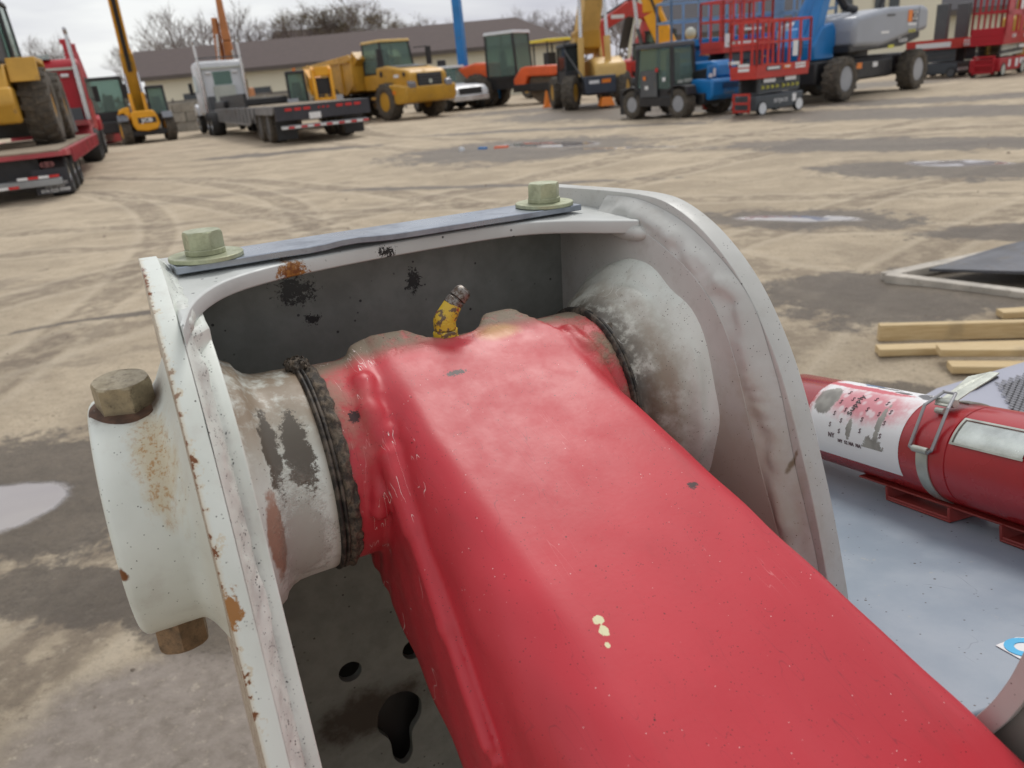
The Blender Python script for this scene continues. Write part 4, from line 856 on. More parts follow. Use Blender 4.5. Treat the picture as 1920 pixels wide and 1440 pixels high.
# ================================================================ yard machines.  local x = forward, y = left, z = up
RUBT=simple('tyre_rubber',(.075,.065,.052),.88,0,.25,5,dirt=.55); RUBB=simple('black_tyre',(.022,.022,.022),.75,0,.2,5,dirt=.2)
BLK=simple('machine_black',(.018,.018,.020),.45,0,.2,3,dirt=.12); GRY=simple('machine_grey',(.085,.09,.095),.5,0,.15,2,dirt=.15)
YEL=simple('machine_yellow',(.55,.30,.035),.42,0,.12,1.5,dirt=.22); JY=simple('orange_yellow',(.78,.36,.010),.38,0,.08,1.5,dirt=.05); TAN=simple('tan_yellow',(.66,.42,.13),.45,0,.1,1.5,dirt=.12)
DYEL=simple('dark_yellow',(.50,.26,.02),.45,0,.12,1.5,dirt=.25)  # darker, dirtier yellow for boom sections
ORG=simple('machine_orange',(.72,.115,.030),.4,0,.1,1.5,dirt=.08); EXO=simple('burnt_orange',(.42,.155,.045),.5,0,.15,1.5,dirt=.2); REDM=simple('machine_red',(.52,.040,.028),.4,0,.1,1.5,dirt=.05); DRED=simple('deep_red',(.40,.012,.022),.38,0,.1,1.5,dirt=.05)
BLU=simple('machine_blue',(.008,.17,.46),.38,0,.1,1.5,dirt=.05); LBL_=simple('pale_blue',(.20,.32,.48),.5,0,.12,1.5,dirt=.15); SIL=simple('silver_hood',(.30,.32,.36),.35,0,.06,1.2); WHI=simple('truck_white',(.66,.68,.70),.3,0,.06,1.2,dirt=.06)
CHR=simple('chrome',(.60,.60,.60),.2,.9,.1,3); WOOD=simple('deck_boards',(.26,.21,.15),.85,0,.25,2,dirt=.3); WTX=simple('white_lettering',(.75,.75,.75),.6,0,.03); CRM=simple('cream_metal',(.48,.50,.44),.5,0,.08,2); LAMP=simple('red_lamp',(.55,.02,.02),.25,0,.05); MTL=simple('steel_rod',(.55,.55,.56),.25,.8,.1,3)
AMB=simple('amber_decal',(.80,.22,.02),.5,0,.05); DKR=simple('trailer_red',(.38,.055,.065),.5,0,.2,1.2,dirt=.35)
k=Mat('cab_glass'); k.set('Base Color',(.42,.55,.50)).set('Roughness',.04).set('Transmission Weight',.80).set('IOR',1.08).set('Specular IOR Level',.9); CGL=k.m
k=Mat('smoked_glass'); k.set('Base Color',(.06,.07,.07)).set('Roughness',.05).set('Transmission Weight',.5).set('IOR',1.1); SGL=k.m
WC_={}
def wheel(parent,x,y,z,Rw,w,rim,tyre=None,steer=0.,lugs=0,rr=.56,dish=.35,cap=None,name='wheel'):
    """tyre with lugs; rim (a sub-part) dished on the outer side (sign of y)"""
    tyre=tyre or RUBT; sg=1 if y>=0 else -1; key=(round(Rw,3),w,lugs,rr,sg,dish,cap)
    if key not in WC_:
        b=MB(); h=w/2; b.lathe([(-h*.80,Rw*rr),(-h,Rw*(rr+.10)),(-h,Rw*.86),(-h*.82,Rw*.96),(0,Rw*(.975 if lugs else 1)),(h*.82,Rw*.96),(h,Rw*.86),(h,Rw*(rr+.10)),(h*.80,Rw*rr)],(0,0,0),'y',32,True)
        for i in range(lugs):
            for s_ in (-1,1):
                a=2*math.pi*(i+(.5 if s_>0 else 0))/lugs; Q=Matrix.Rotation(-a,4,'Y'); w2=math.pi*Rw/lugs*.42
                v=[]
                for (yy,off) in ((s_*h*.06,0),(s_*h*1.0,.55)):
                    for (tt,rad) in ((-w2,.955),(w2,.955),(w2*.8,1.015),(-w2*.8,1.015)):
                        v.append(Q@Vector((tt+off*w2*2,yy,Rw*rad*(1 if abs(yy)<h*.9 else .955))))
                b.add(v,[(0,1,2,3),(7,6,5,4),(0,4,5,1),(1,5,6,2),(2,6,7,3),(3,7,4,0)])
        r=MB(); f_=h*sg; i_=h*(1-dish)*sg
        r.lathe([(f_*.82,Rw*(rr+.005)),(f_*.86,Rw*(rr-.05)),(i_*.5,Rw*(rr-.12)),(i_*.45,Rw*.24),(f_*.55,Rw*.20),(f_*.60,Rw*.02)],(0,0,0),'y',28); r.lathe([(-f_*.8,Rw*rr),(-f_*.7,Rw*.1)],(0,0,0),'y',20)
        for i in range(8):
            a=2*math.pi*i/8; r.cyl((Rw*.32*math.cos(a),i_*.4,Rw*.32*math.sin(a)),(Rw*.32*math.cos(a),i_*.62,Rw*.32*math.sin(a)),Rw*.03,n=6)
        WC_[key]=(mesh('tyre',b.v,b.f,40),mesh('rim',r.v,r.f,40))
    tm,rm=WC_[key]; M_=Matrix.Translation((x,y,z))@Matrix.Rotation(steer,4,'Z')
    def part(nm,me,mat,par,M=None):
        o=bpy.data.objects.new(nm,me); COL.objects.link(o); o.parent=par
        if M is not None: o.matrix_basis=M
        if not me.materials: me.materials.append(mat)
        o.material_slots[0].link='OBJECT'; o.material_slots[0].material=mat; return o
    t=part(name,tm,tyre,parent,M_); part('rim',rm,rim,t); return t
def cab(e,x0,x1,y0,y1,z0,z1,fm=None,sl=.12,sb=.0,roof=None,post=.08,seat=True,low=.0,gl=None):
    gl=gl or CGL
    """framed cab with separate panes; sl = forward lean of the windscreen"""
    fm=fm or BLK; roof=roof or fm
    c4=[(x0,y0),(x1,y0),(x1,y1),(x0,y1)]; t4=[(x0+sb,y0+.03),(x1-sl,y0+.03),(x1-sl,y1-.03),(x0+sb,y1-.03)]
    b=MB()
    for (a,c) in zip(c4,t4): b.beam((a[0],a[1],z0),(c[0],c[1],z1),post,post)
    if low: b.box(x0,x1,y0,y1,z0,z0+low)
    b.box(x0-.02,x1+.02,y0-.02,y1+.02,z0-.06,z0+.03); o=b.build('cab_frame',fm,e)
    MB().box(t4[0][0]-.06,t4[1][0]+.10,y0-.04,y1+.04,z1-.02,z1+.10,.03).build('cab_roof',roof,e,bev=.02)
    zz=z0+low
    for i in range(4):
        a,a2=Vector((*c4[i],0)),Vector((*c4[(i+1)%4],0)); t,t2=Vector((*t4[i],0)),Vector((*t4[(i+1)%4],0)); fr=low/(z1-z0)
        A=a.lerp(t,fr); B=a2.lerp(t2,fr); n_=(B-A).cross(Vector((0,0,1))).normalized()*.012
        v=[A+Vector((0,0,zz)),B+Vector((0,0,zz)),t2+Vector((0,0,z1-.03)),t+Vector((0,0,z1-.03))]
        MB().add([p+n_ for p in v]+[p-n_ for p in v],[(0,1,2,3),(7,6,5,4),(0,4,5,1),(1,5,6,2),(2,6,7,3),(3,7,4,0)]).build('window',gl,o,ang=None)
    if seat:
        xm=(x0+x1)/2-.1; ym=(y0+y1)/2; MB().box(xm-.25,xm+.25,ym-.24,ym+.24,z0,z0+.5).box(xm-.30,xm-.16,ym-.24,ym+.24,z0+.4,z0+1.15,.02).build('seat',BLK,e,bev=.03)
    return o
def rails(e,x0,x1,y0,y1,z0,h,mat,nx=5,r=.025,mid=(.5,),name='guard_rail',gate=True):
    """rails round a platform: four separate runs"""
    for (a,b_,n) in (((x0,y0),(x1,y0),nx),((x0,y1),(x1,y1),nx),((x0,y0),(x0,y1),1),((x1,y0),(x1,y1),1)):
        q=MB(); a,b_=Vector((*a,0)),Vector((*b_,0))
        for k_ in (1.,)+tuple(mid): q.beam(a+Vector((0,0,z0+h*k_)),b_+Vector((0,0,z0+h*k_)),r*2,r*2)
        for i in range(n+1): p=a.lerp(b_,i/n); q.beam(p+Vector((0,0,z0)),p+Vector((0,0,z0+h)),r*2,r*2)
        q.build(name,mat,e)
def decal(e,x0,x1,z0,z1,y,mat,nm='decal'): return MB().box(x0,x1,min(y,y+(.006 if y>0 else -.006)),max(y,y+(.006 if y>0 else -.006)),z0,z1).build(nm,mat,e)
def TXM(loc,nx,up=(0,0,1)):
    """matrix laying text with its face towards nx"""
    n_=Vector(nx).normalized(); u_=Vector(up); r_=u_.cross(n_).normalized(); m_=Matrix((r_,n_.cross(r_),n_)).transposed().to_4x4(); m_.translation=loc; return m_

# ---- lowboy trailer, far left
H1=R(112.4)
e=empty('lowboy_trailer',(-10.28,16.95,0),H1); tag(e,'red lowboy trailer carrying the yellow wheel loader, mud flap and striped bumper to the camera','trailer','flat trailers')
b=MB(); b.box(-.9,10.5,-1.28,1.28,.84,.93); b.box(10.5,13.5,-1.2,1.2,1.25,1.4); b.build('deck_frame',DKR,e)
for i in range(17):
    MB().box(-.85+i*.66,-.85+i*.66+.62,-1.2,1.2,.932,.965).build('deck_board',WOOD,e)
b=MB(); b.prism([(-.9,.96),(10.4,.96),(10.4,.62),(2.9,.62),(.2,.80),(-.9,.84)],-1.34,-1.28); b.prism([(-.9,.96),(10.4,.96),(10.4,.62),(2.9,.62),(.2,.80),(-.9,.84)],1.28,1.34); b.prism([(10.4,.6),(11.3,1.4),(13.5,1.4),(13.5,1.15),(11.6,1.1),(10.9,.6)],-1.2,1.2); b.build('side_rail',DKR,e,bev=.01)
for i in range(14): MB().box(.1+i*.7,.1+i*.7+.06,-1.40,-1.345,.66,.95).build('stake_pocket',DKR,e)
MB().box(-1.15,-1.0,-1.15,1.15,.30,.44).build('bumper',simple('bumper_steel',(.30,.31,.32),.45,.5,.15,3),e,bev=.01)
for i in range(6):
    y0=-1.12+i*.38; MB().box(-1.158,-1.152,y0,y0+.185,.455 if i<2 else .31,.505 if i<2 else .36).build('red_tape',LAMP,e); MB().box(-1.158,-1.152,y0+.19,y0+.375,.455 if i<2 else .31,.505 if i<2 else .36).build('white_tape',WTX,e)
MB().box(-1.158,-1.0,-1.1,-.2,.445,.455).build('tape_backing',GRY,e)
b=MB(); b.cyl((-.92,-1.02,.70),(-.95,-1.02,.70),.055,n=14); b.cyl((-.92,-.86,.70),(-.95,-.86,.70),.055,n=14); b.box(-.95,-.92,-1.02,-.86,.645,.755); b.build('tail_lamp',simple('smoked_lamp',(.16,.05,.05),.25),e)
fl=MB().box(-1.0,-.98,-1.27,-.62,.13,.62).build('mud_flap',simple('flap_rubber',(.025,.024,.03),.55,0,.1,3),e)
text('lettering','SOUTHLAND',.085,WTX,fl,TXM((-1.003,-.97,.33),(-1,0,0)),.001); text('lettering','TRUCK & TRAILER',.045,WTX,fl,TXM((-1.003,-.97,.26),(-1,0,0)),.001); text('lettering','616-222-9999',.095,WTX,fl,TXM((-1.003,-.97,.19),(-1,0,0)),.001,bold=.002)
MB().box(-1.0,-.98,.62,1.27,.13,.62).build('mud_flap',simple('flap_rubber',(.025,.024,.03),.55),e)
for i in range(3):
    for s_ in (-1,1): wheel(e,-.2+i*1.22,s_*1.02,.42,.42,.46,CHR,RUBB,rr=.60,dish=.8)
MB().box(-.6,3.2,-.75,.75,.4,.84).build('axle_beam',BLK,e)
# ---- wheel loader on it (rear towards camera)
Md=Matrix.Translation((-10.28,16.95,0))@Matrix.Rotation(H1,4,'Z')
p=Md@Vector((5.0,.42,.965)); e=empty('wheel_loader',p,H1,1.0); tag(e,'yellow wheel loader with black cab chained on the red trailer at the far left','wheel loader')
for (x,s_) in ((-1.35,-1),(-1.35,1),(1.7,-1),(1.7,1)): wheel(e,x,s_*1.08,.90,.90,.66,YEL,RUBT,lugs=17,rr=.42)
b=MB(); b.box(-2.55,-.4,-.72,.72,.62,1.05); b.prism([(-2.7,.62),(-2.7,1.25),(-2.3,1.85),(-.5,1.95),(-.5,.7)],-.68,.68); b.build('rear_body',YEL,e,bev=.05)
b=MB(); b.prism([(-2.75,.55),(-2.9,1.0),(-2.75,1.35),(-2.2,1.35),(-2.2,.55)],-.74,.74); b.build('counterweight',YEL,e,bev=.06)
b=MB(); b.prism([(-2.40,1.45),(-2.2,1.98),(-.55,1.98),(-.25,1.5),(-.35,1.45),(-.62,1.86),(-2.1,1.86),(-2.3,1.45)],-1.34,-.72); b.prism([(-2.40,1.45),(-2.2,1.98),(-.55,1.98),(-.25,1.5),(-.35,1.45),(-.62,1.86),(-2.1,1.86),(-2.3,1.45)],.72,1.34); b.build('fender',YEL,e,bev=.02)
b=MB(); b.prism([(-2.45,1.75),(-2.35,2.45),(-1.8,2.75),(-.5,2.85),(-.5,1.85)],-.62,.62); b.build('engine_hood',BLK,e,bev=.08); MB().cyl((-1.5,.3,2.4),(-1.5,.3,3.0),.07).build('exhaust',BLK,e)
cab(e,-.55,.95,-.72,.72,1.75,3.35,BLK,.15,.05,low=.25); MB().box(-.5,.9,-.7,.7,1.0,1.75).build('cab_base',BLK,e)
b=MB(); b.box(.9,2.6,-.5,.5,.7,1.5); b.beam((1.4,-.45,1.6),(3.2,-.45,.6),.18,.35); b.beam((1.4,.45,1.6),(3.2,.45,.6),.18,.35); b.build('lift_arms',YEL,e,bev=.03)
MB().prism([(3.0,.15),(4.1,.12),(3.3,1.2),(3.0,1.1)],-1.35,1.35).build('bucket',GRY,e,bev=.02)
b=MB(); b.box(-2.1,-1.95,-1.3,-1.12,1.15,1.3); b.build('tail_lamp',LAMP,e)
b=MB()
for i in range(3): b.box(-.45,.3,-1.25,-1.0,.55+i*.32,.59+i*.32)
b.box(-.5,-.45,-1.25,-1.0,.5,1.5); b.box(.3,.35,-1.25,-1.0,.5,1.5); b.build('steps',YEL,e)
# ---- red truck pulling it
p=Md@Vector((14.6,0,0)); e=empty('red_truck',p,H1,1.04); tag(e,'red semi truck with a tall chrome exhaust, hitched to the red lowboy','truck','semi trucks')
def semi(e,paint,low=False):
    b=MB(); b.box(-3.2,3.6,-.45,.45,.62,.95); b.build('chassis',BLK,e)
    b=MB(); b.prism([(-.6,.95),(-.62,3.15),(-.4,3.35),(1.2,3.3),(1.65,2.05),(1.65,.95)],-1.12,1.12); b.build('cab',paint,e,bev=.12,seg=3)
    b=MB(); b.prism([(1.6,.75),(1.6,2.0),(3.2,1.75),(3.45,1.45),(3.45,.75)],-.72,.72); b.build('hood',paint,e,bev=.10)
    b=MB(); [b.prism([(2.0,.9),(2.15,1.3),(2.6,1.45),(3.1,1.3),(3.35,.9),(3.2,.9),(2.6,1.2),(2.2,.9)],min(s_*.7,s_*1.18),max(s_*.7,s_*1.18)) for s_ in (-1,1)]; b.build('front_fender',paint,e,bev=.03)
    MB().box(3.4,3.6,-1.15,1.15,.4,.72).build('front_bumper',CHR,e,bev=.03)
    for s_ in (-1,1):
        MB().cyl((-.75,s_*1.0,1.0),(-.75,s_*1.0,3.1),.09,n=12).cyl((-.75,s_*1.0,3.1),(-.75,s_*1.0,4.1),.065,n=12).cyl((-.75,s_*1.0,4.1),(-.92,s_*1.0,4.25),.065,n=12).build('exhaust_stack',CHR,e)
        MB().box(1.1,1.2,s_*1.35-.09,s_*1.35+.09,1.9,2.45).beam((1.15,s_*1.1,2.0),(1.15,s_*1.35,2.0),.03,.03).build('mirror',BLK,e)
        MB().box(.3,1.4,s_*1.13-.01,s_*1.13+.01,2.0,2.75).build('side_window',CGL,e)
        wheel(e,2.7,s_*1.0,.52,.52,.30,CHR,RUBB,rr=.58,dish=.5)
        for x in (-1.3,-2.6): wheel(e,x,s_*.92,.52,.52,.60,CHR,RUBB,rr=.58,dish=.9)
    # back of the cab
    MB().box(-.66,-.625,-.42,.42,2.25,2.85).build('rear_window',CGL,e); MB().box(-.70,-.63,-.85,.85,1.15,1.75).build('catwalk_box',GRY,e)
    b=MB(); b.box(-.72,-.64,-1.0,1.0,2.98,3.06); b.box(-.72,-.66,-1.0,-.94,1.0,3.0); b.box(-.72,-.66,.94,1.0,1.0,3.0); b.build('headache_rack',CRM,e)
    for s_ in (-1,1): MB().cyl((-.68,s_*.62-.12,2.80),(-.68,s_*.62+.12,2.80),.06,n=10).build('work_lamp',WTX,e)
    MB().box(-2.9,-.9,-.55,.55,.95,1.05).cyl((-2.0,0,1.05),(-2.0,0,1.2),.45).build('fifth_wheel',BLK,e)
semi(e,DRED); MB().box(-.60,.2,-.3,.3,3.35,3.5).build('air_horn',CHR,e)
# red crane tip behind the truck
p=AT(150,135,44); e=empty('red_boom',(p.x,44,0)); tag(e,'small red crane boom tip showing above the red truck cab','crane')
MB().box(-.9,.9,-1.5,1.5,0,1.6).build('base',DRED,e,bev=.1); MB().beam((0,0,1.6),(-.2,0,4.6),.75,.75,.5,.5).box(-.45,.05,-.2,.2,4.6,5.0).box(-.6,-.1,-.1,.1,5.0,5.25).build('boom',DRED,e,bev=.03)
# ---- dark telehandler cab between
Y=42.2; e=empty('dark_telehandler',(GX(214,Y,1),Y,0),R(-70),1.12); tag(e,'black cabbed machine squeezed between the red truck and the orange telehandler','telehandler')
for (x,s_) in ((-1.3,-1),(-1.3,1),(1.3,-1),(1.3,1)): wheel(e,x,s_*.9,.6,.6,.42,GRY,RUBT,lugs=14)
MB().box(-1.9,1.9,-.6,.6,.5,1.0).build('chassis',BLK,e,bev=.05); cab(e,-.5,1.0,-.75,.75,.95,2.75,BLK,.15,low=.45); MB().box(.9,1.0,.78,.95,1.9,2.5).build('mirror',BLK,e); MB().beam((-1.7,-.85,1.3),(1.8,-.85,1.1),.3,.35).build('boom',BLK,e)
# ---- orange-yellow telehandler with its boom up
c=Vector((-16.75,40.2,0)); hd=R(-66); e=empty('raised_telehandler',c-Vector((math.cos(hd),math.sin(hd),0))*1.35,hd,1.0); tag(e,'orange-yellow telehandler facing the camera with its boom raised high','telehandler')
for (x,s_) in ((-1.35,-1),(-1.35,1),(1.35,-1),(1.35,1)): wheel(e,x,s_*1.0,.62,.62,.44,JY,RUBT,lugs=14,steer=R(8) if x>0 else 0)
MB().box(-2.0,1.75,-.5,.5,.5,.95).box(1.55,1.75,-.95,.95,.35,.62).build('chassis',BLK,e,bev=.04)
b=MB(); b.prism([(-.50,.62),(-.62,.85),(-.62,1.42),(-.45,1.5),(.40,1.5),(.52,1.3),(.62,.85),(.45,.62),(0,.55)],1.3,1.95,'x'); nose=b.build('front_nose',JY,e,bev=.06)
text('lettering','JCB',.24,WTX,nose,TXM((1.965,.05,1.05),(1,0,0)),.006,sx=1.35,bold=.01); MB().box(1.952,1.957,-.36,.46,.92,1.18).build('badge',simple('badge_black',(.03,.03,.03),.5),nose)
b=MB(); b.prism([(-.62,1.2),(-.62,1.72),(-.95,1.66),(-1.22,1.38),(-.9,1.45),(-.75,1.1)],.7,1.75,'x'); b.prism([(-1.9,1.0),(-1.9,1.6),(.9,1.62),(1.2,1.2),(.9,.9)],-1.1,-.62); b.build('engine_cover',JY,e,bev=.05)
[MB().prism([(.75,1.18),(.95,1.36),(1.7,1.38),(2.05,1.1),(2.0,1.05),(1.65,1.28),(1.0,1.28)],s_*1.0-.24,s_*1.0+.24).build('mudguard',simple('mudguard_grey',(.14,.15,.17),.5),e,bev=.03) for s_ in (-1,1)]
cab(e,-.6,.95,.35,1.15,.95,2.5,BLK,.22,low=.35)
b=MB(); b.beam((-.9,-.12,1.0),(.35,-.12,4.2),.68,.70,.58,.60); b.build('outer_boom',DYEL,e,bev=.02)
b=MB(); b.beam((.2,-.12,3.9),(1.55,-.12,7.4),.46,.46,.42,.40); b.build('inner_boom',JY,e,bev=.02)
b=MB(); b.beam((.42,-.12,3.3),(1.68,-.12,6.9),.20,.05); b.build('hose_track',BLK,e)
for s_ in (-.42,.18):
    MB().cyl((.9,s_,1.2),(.55,s_,2.3),.085,n=10).build('lift_cylinder',JY,e); MB().cyl((.55,s_,2.3),(.25,s_,3.3),.045,n=8).build('lift_rod',MTL,e)
# ---- burnt orange excavator boom behind the white truck
p=AT(425,110,56); e=empty('orange_excavator',(p.x,56,0),R(-80)); tag(e,'burnt orange excavator boom folded up against the brown roof, left of the trees','excavator','excavators')
MB().box(-1.8,1.6,-1.2,1.2,1.0,2.3).build('house',EXO,e,bev=.1); MB().box(-2,2,-1.5,-.95,0,.95).box(-2,2,.95,1.5,0,.95).build('tracks',BLK,e,bev=.2)
MB().beam((.6,.35,2.0),(1.0,.35,5.2),.55,.75,.5,.6).beam((1.0,.35,5.2),(.7,.35,8.6),.5,.6,.3,.35).build('boom',EXO,e,bev=.03); MB().beam((.8,-.35,2.2),(.9,-.15,6.6),.35,.6,.3,.3).build('stick',EXO,e,bev=.03)
MB().cyl((1.35,-.5,2.4),(1.5,-.1,5.6),.09,n=8).cyl((1.2,.75,2.4),(1.35,.6,4.6),.08,n=8).build('hydraulic_rod',MTL,e)
# ---- white truck and grey flat trailer
H2=R(115.5); e=empty('flat_trailer',(-6.62,30.25,0),H2,1.27); tag(e,'grey flatbed trailer with red rear lamps behind the white truck','trailer','flat trailers')
Mt2=Matrix.Translation((GX(430,43,1),43,0))@Matrix.Rotation(H2,4,'Z')
TG=simple('trailer_grey',(.20,.20,.20),.6,0,.2,1.5,dirt=.3)
MB().box(-1.75,9.9,-1.25,1.25,.84,.96).build('deck_frame',TG,e)
for i in range(16): MB().box(-1.7+i*.71,-1.7+i*.71+.67,-1.2,1.2,.962,.99).build('deck_board',WOOD,e)
b=MB(); b.prism([(-1.7,1.0),(9.9,1.0),(9.9,.52),(2.6,.45),(1.4,.78),(-1.4,.78)],1.25,1.30); b.prism([(-1.7,1.0),(9.9,1.0),(9.9,.52),(2.6,.45),(1.4,.78),(-1.4,.78)],-1.30,-1.25); b.build('side_rail',TG,e,bev=.01)
for i in range(12): MB().box(1.2+i*.7,1.2+i*.7+.06,1.305,1.36,.55,.98).build('stake_pocket',TG,e)
MB().box(-1.85,-1.72,-1.3,1.3,.62,1.0).build('tail_board',simple('tail_black',(.035,.035,.045),.5,0,.15,3,dirt=.1),e,bev=.01)
for y in (-.95,-.7,-.45,.45,.7,.95,): MB().box(-1.868,-1.855,y-.09,y+.09,.86,.93).build('red_lamp',LAMP,e)
for y in (-.12,0,.12): MB().box(-1.868,-1.855,y-.03,y+.03,.87,.91).build('marker_lamp',LAMP,e)
MB().box(-1.9,-1.75,-1.2,1.2,.40,.50).build('bumper',simple('bumper_steel',(.30,.31,.32),.45),e,bev=.01)
for i in range(7):
    y0=-1.2+i*.345; MB().box(-1.910,-1.902,y0,y0+.16,.42,.47).build('red_tape',LAMP,e); MB().box(-1.910,-1.902,y0+.17,y0+.335,.42,.47).build('white_tape',WTX,e)
MB().box(-1.875,-1.86,.1,.42,.62,.78).build('number_plate',WTX,e)
for x in (-.1,1.15):
    for s_ in (-1,1): wheel(e,x,s_*1.0,.50,.50,.50,GRY,RUBT,rr=.60,dish=.85)
for s_ in (-1,1): MB().box(-1.25,-1.23,s_*.95-.28,s_*.95+.28,.12,.65).build('mud_flap',BLK,e)
MB().box(4.2,9.8,.95,1.05,.99,1.42).build('side_board',BLK,e); MB().box(8.0,10.4,-1.2,1.2,.99,1.25).build('gooseneck',BLK,e,bev=.05)
p=Mt2@Vector((.6,0,0)); e=empty('white_truck',p,H2,1.06); tag(e,'white semi truck seen from behind, hitched to the grey flatbed','truck','semi trucks'); semi(e,WHI)
MB().box(-.72,-.62,-.5,.5,1.05,2.2).build('tool_box',CRM,e); MB().box(-.8,-.6,-1.1,1.1,3.45,3.5).build('roof_fairing',GRY,e)
# ---- telehandler behind the grey trailer
Y=41; e=empty('yellow_telehandler',(GX(590,Y,1),Y,0),R(-75),1.0); tag(e,'bright orange-yellow telehandler with grey mudguards behind the grey flatbed','telehandler')
for (x,s_) in ((-1.35,-1),(-1.35,1),(1.35,-1),(1.35,1)): wheel(e,x,s_*1.05,.62,.62,.44,JY,RUBT,lugs=14)
MB().box(-2,1.8,-.5,.5,.5,1.0).build('chassis',BLK,e); [MB().prism([(.7,1.2),(.9,1.42),(1.75,1.42),(2.1,1.15)],s_*1.05-.26,s_*1.05+.26).build('mudguard',simple('mudguard_grey',(.14,.15,.17),.5),e,bev=.04) for s_ in (-1,1)]
cab(e,-.6,.95,-1.15,-.3,1.0,2.55,BLK,.2,low=.2)
b=MB(); b.beam((-1.9,.15,2.4),(1.6,.15,1.9),.6,.7); b.prism([(1.3,.95),(1.4,2.55),(1.7,2.75),(2.35,2.6),(2.6,1.8),(2.7,.95)],-.05,.1); b.prism([(1.3,.95),(1.4,2.55),(1.7,2.75),(2.35,2.6),(2.6,1.8),(2.7,.95)],.75,.9); b.box(1.6,2.5,.1,.75,2.3,2.7); b.box(1.8,2.6,.1,.75,.95,1.35); b.build('boom_head',JY,e,bev=.03)
MB().box(2.0,2.2,.1,.75,1.5,2.2).build('carriage',BLK,e); MB().cyl((-.3,-.7,2.6),(-.3,-.7,2.8),.08).build('beacon',AMB,e)
# ---- articulated dump truck
hd=R(-52); c=Vector((-3.75,40.7,0)); e=empty('dump_truck',c-Vector((math.cos(hd),math.sin(hd),0))*1.6,hd,1.02); tag(e,'large yellow articulated dump truck with a black grille','dump truck')
for s_ in (-1,1):
    wheel(e,1.6,s_*1.22,.85,.85,.62,YEL,RUBT,lugs=16,rr=.5,dish=.5)
    for x in (-3.4,-5.1): wheel(e,x,s_*1.22,.85,.85,.62,YEL,RUBT,lugs=16,rr=.5,dish=.5)
MB().box(-6.2,2.0,-.45,.45,.8,1.25).build('chassis',BLK,e)
b=MB(); b.prism([(3.35,.75),(3.5,1.0),(3.5,1.45),(2.4,1.6),(1.2,1.55),(.7,1.1),(.2,1.1),(.3,.95),(.9,.95),(2.7,.7)],-1.42,1.42); b.build('bumper_body',YEL,e,bev=.06)
b=MB(); b.prism([(.4,1.5),(.4,2.4),(1.2,2.45),(3.15,2.15),(3.35,2.0),(3.42,1.4)],-1.05,1.05); hood=b.build('hood',YEL,e,bev=.10,seg=3)
MB().prism([(1.2,2.46),(2.2,2.34),(2.1,2.30),(1.2,2.40)],-.8,.8).build('hood_top',GRY,e,bev=.01)
gr=MB().box(3.36,3.46,-.68,.68,1.22,2.0).build('grille',BLK,e,bev=.03)
for i in range(5): MB().box(3.462,3.475,-.62,.62,1.30+i*.14,1.34+i*.14).build('grille_bar',GRY,gr)
MB().lathe([(0,.001),(0,.10),(.02,.09),(.02,.001)],(3.48,0,1.62),'x',20).build('badge',CRM,gr)
for s_ in (-1,1): MB().prism([(3.30,1.35),(3.52,1.38),(3.50,1.62),(3.30,1.72)],min(s_*.82,s_*1.22),max(s_*.82,s_*1.22)).build('headlight',simple('lamp_glass',(.20,.20,.22),.15,.2),e,bev=.04)
MB().cyl((2.9,-1.06,2.0),(2.9,-1.075,2.0),.11).cyl((.9,-1.06,2.1),(.9,-1.075,2.1),.14).build('side_vent',BLK,e)
decal(e,2.0,2.45,1.88,2.02,-1.056,WTX); decal(e,1.9,2.6,1.15,1.32,-1.425,AMB)
cab(e,-.95,.95,-.85,.85,2.1,3.55,BLK,.30,.0,roof=simple('pale_yellow',(.66,.45,.16),.5),low=.1); MB().box(-.95,.6,-.95,.95,1.4,2.1).build('cab_base',YEL,e,bev=.04)
for s_ in (-1,1): MB().beam((1.0,s_*.9,3.2),(1.5,s_*1.35,3.2),.04,.04).box(1.45,1.55,s_*1.4-.13,s_*1.4+.13,2.4,3.2).build('mirror',BLK,e)
b=MB()
for y0,y1 in ((-1.45,-1.35),(1.35,1.45)): b.prism([(-1.2,1.7),(-1.15,3.0),(-1.4,3.15),(-6.0,2.9),(-7.2,2.65),(-7.4,2.5),(-6.2,1.5),(-4.0,1.25),(-2.0,1.3)],y0,y1)
b.prism([(-1.2,1.5),(-1.15,3.0),(-1.27,3.0),(-1.35,1.5)],-1.35,1.35); b.prism([(-1.2,1.45),(-4.0,1.3),(-6.2,1.5),(-7.4,2.55),(-7.3,2.65),(-6.2,1.65),(-4,1.45),(-1.2,1.6)],-1.35,1.35)
b.build('dump_body',YEL,e,bev=.03)
b=MB(); [b.prism([(x,1.4),(x+.02,2.95),(x-.14,2.95),(x-.12,1.4)],-1.53,-1.452) for x in (-2.2,-3.4,-4.6,-5.8)]; b.box(-6.4,-1.3,-1.55,-1.452,2.78,2.9); b.build('body_rib',YEL,e,bev=.01)
b=MB(); b.prism([(-.75,2.9),(-1.2,3.25),(-1.5,3.05),(-1.3,2.5)],-1.3,1.3); b.build('spill_guard',YEL,e)
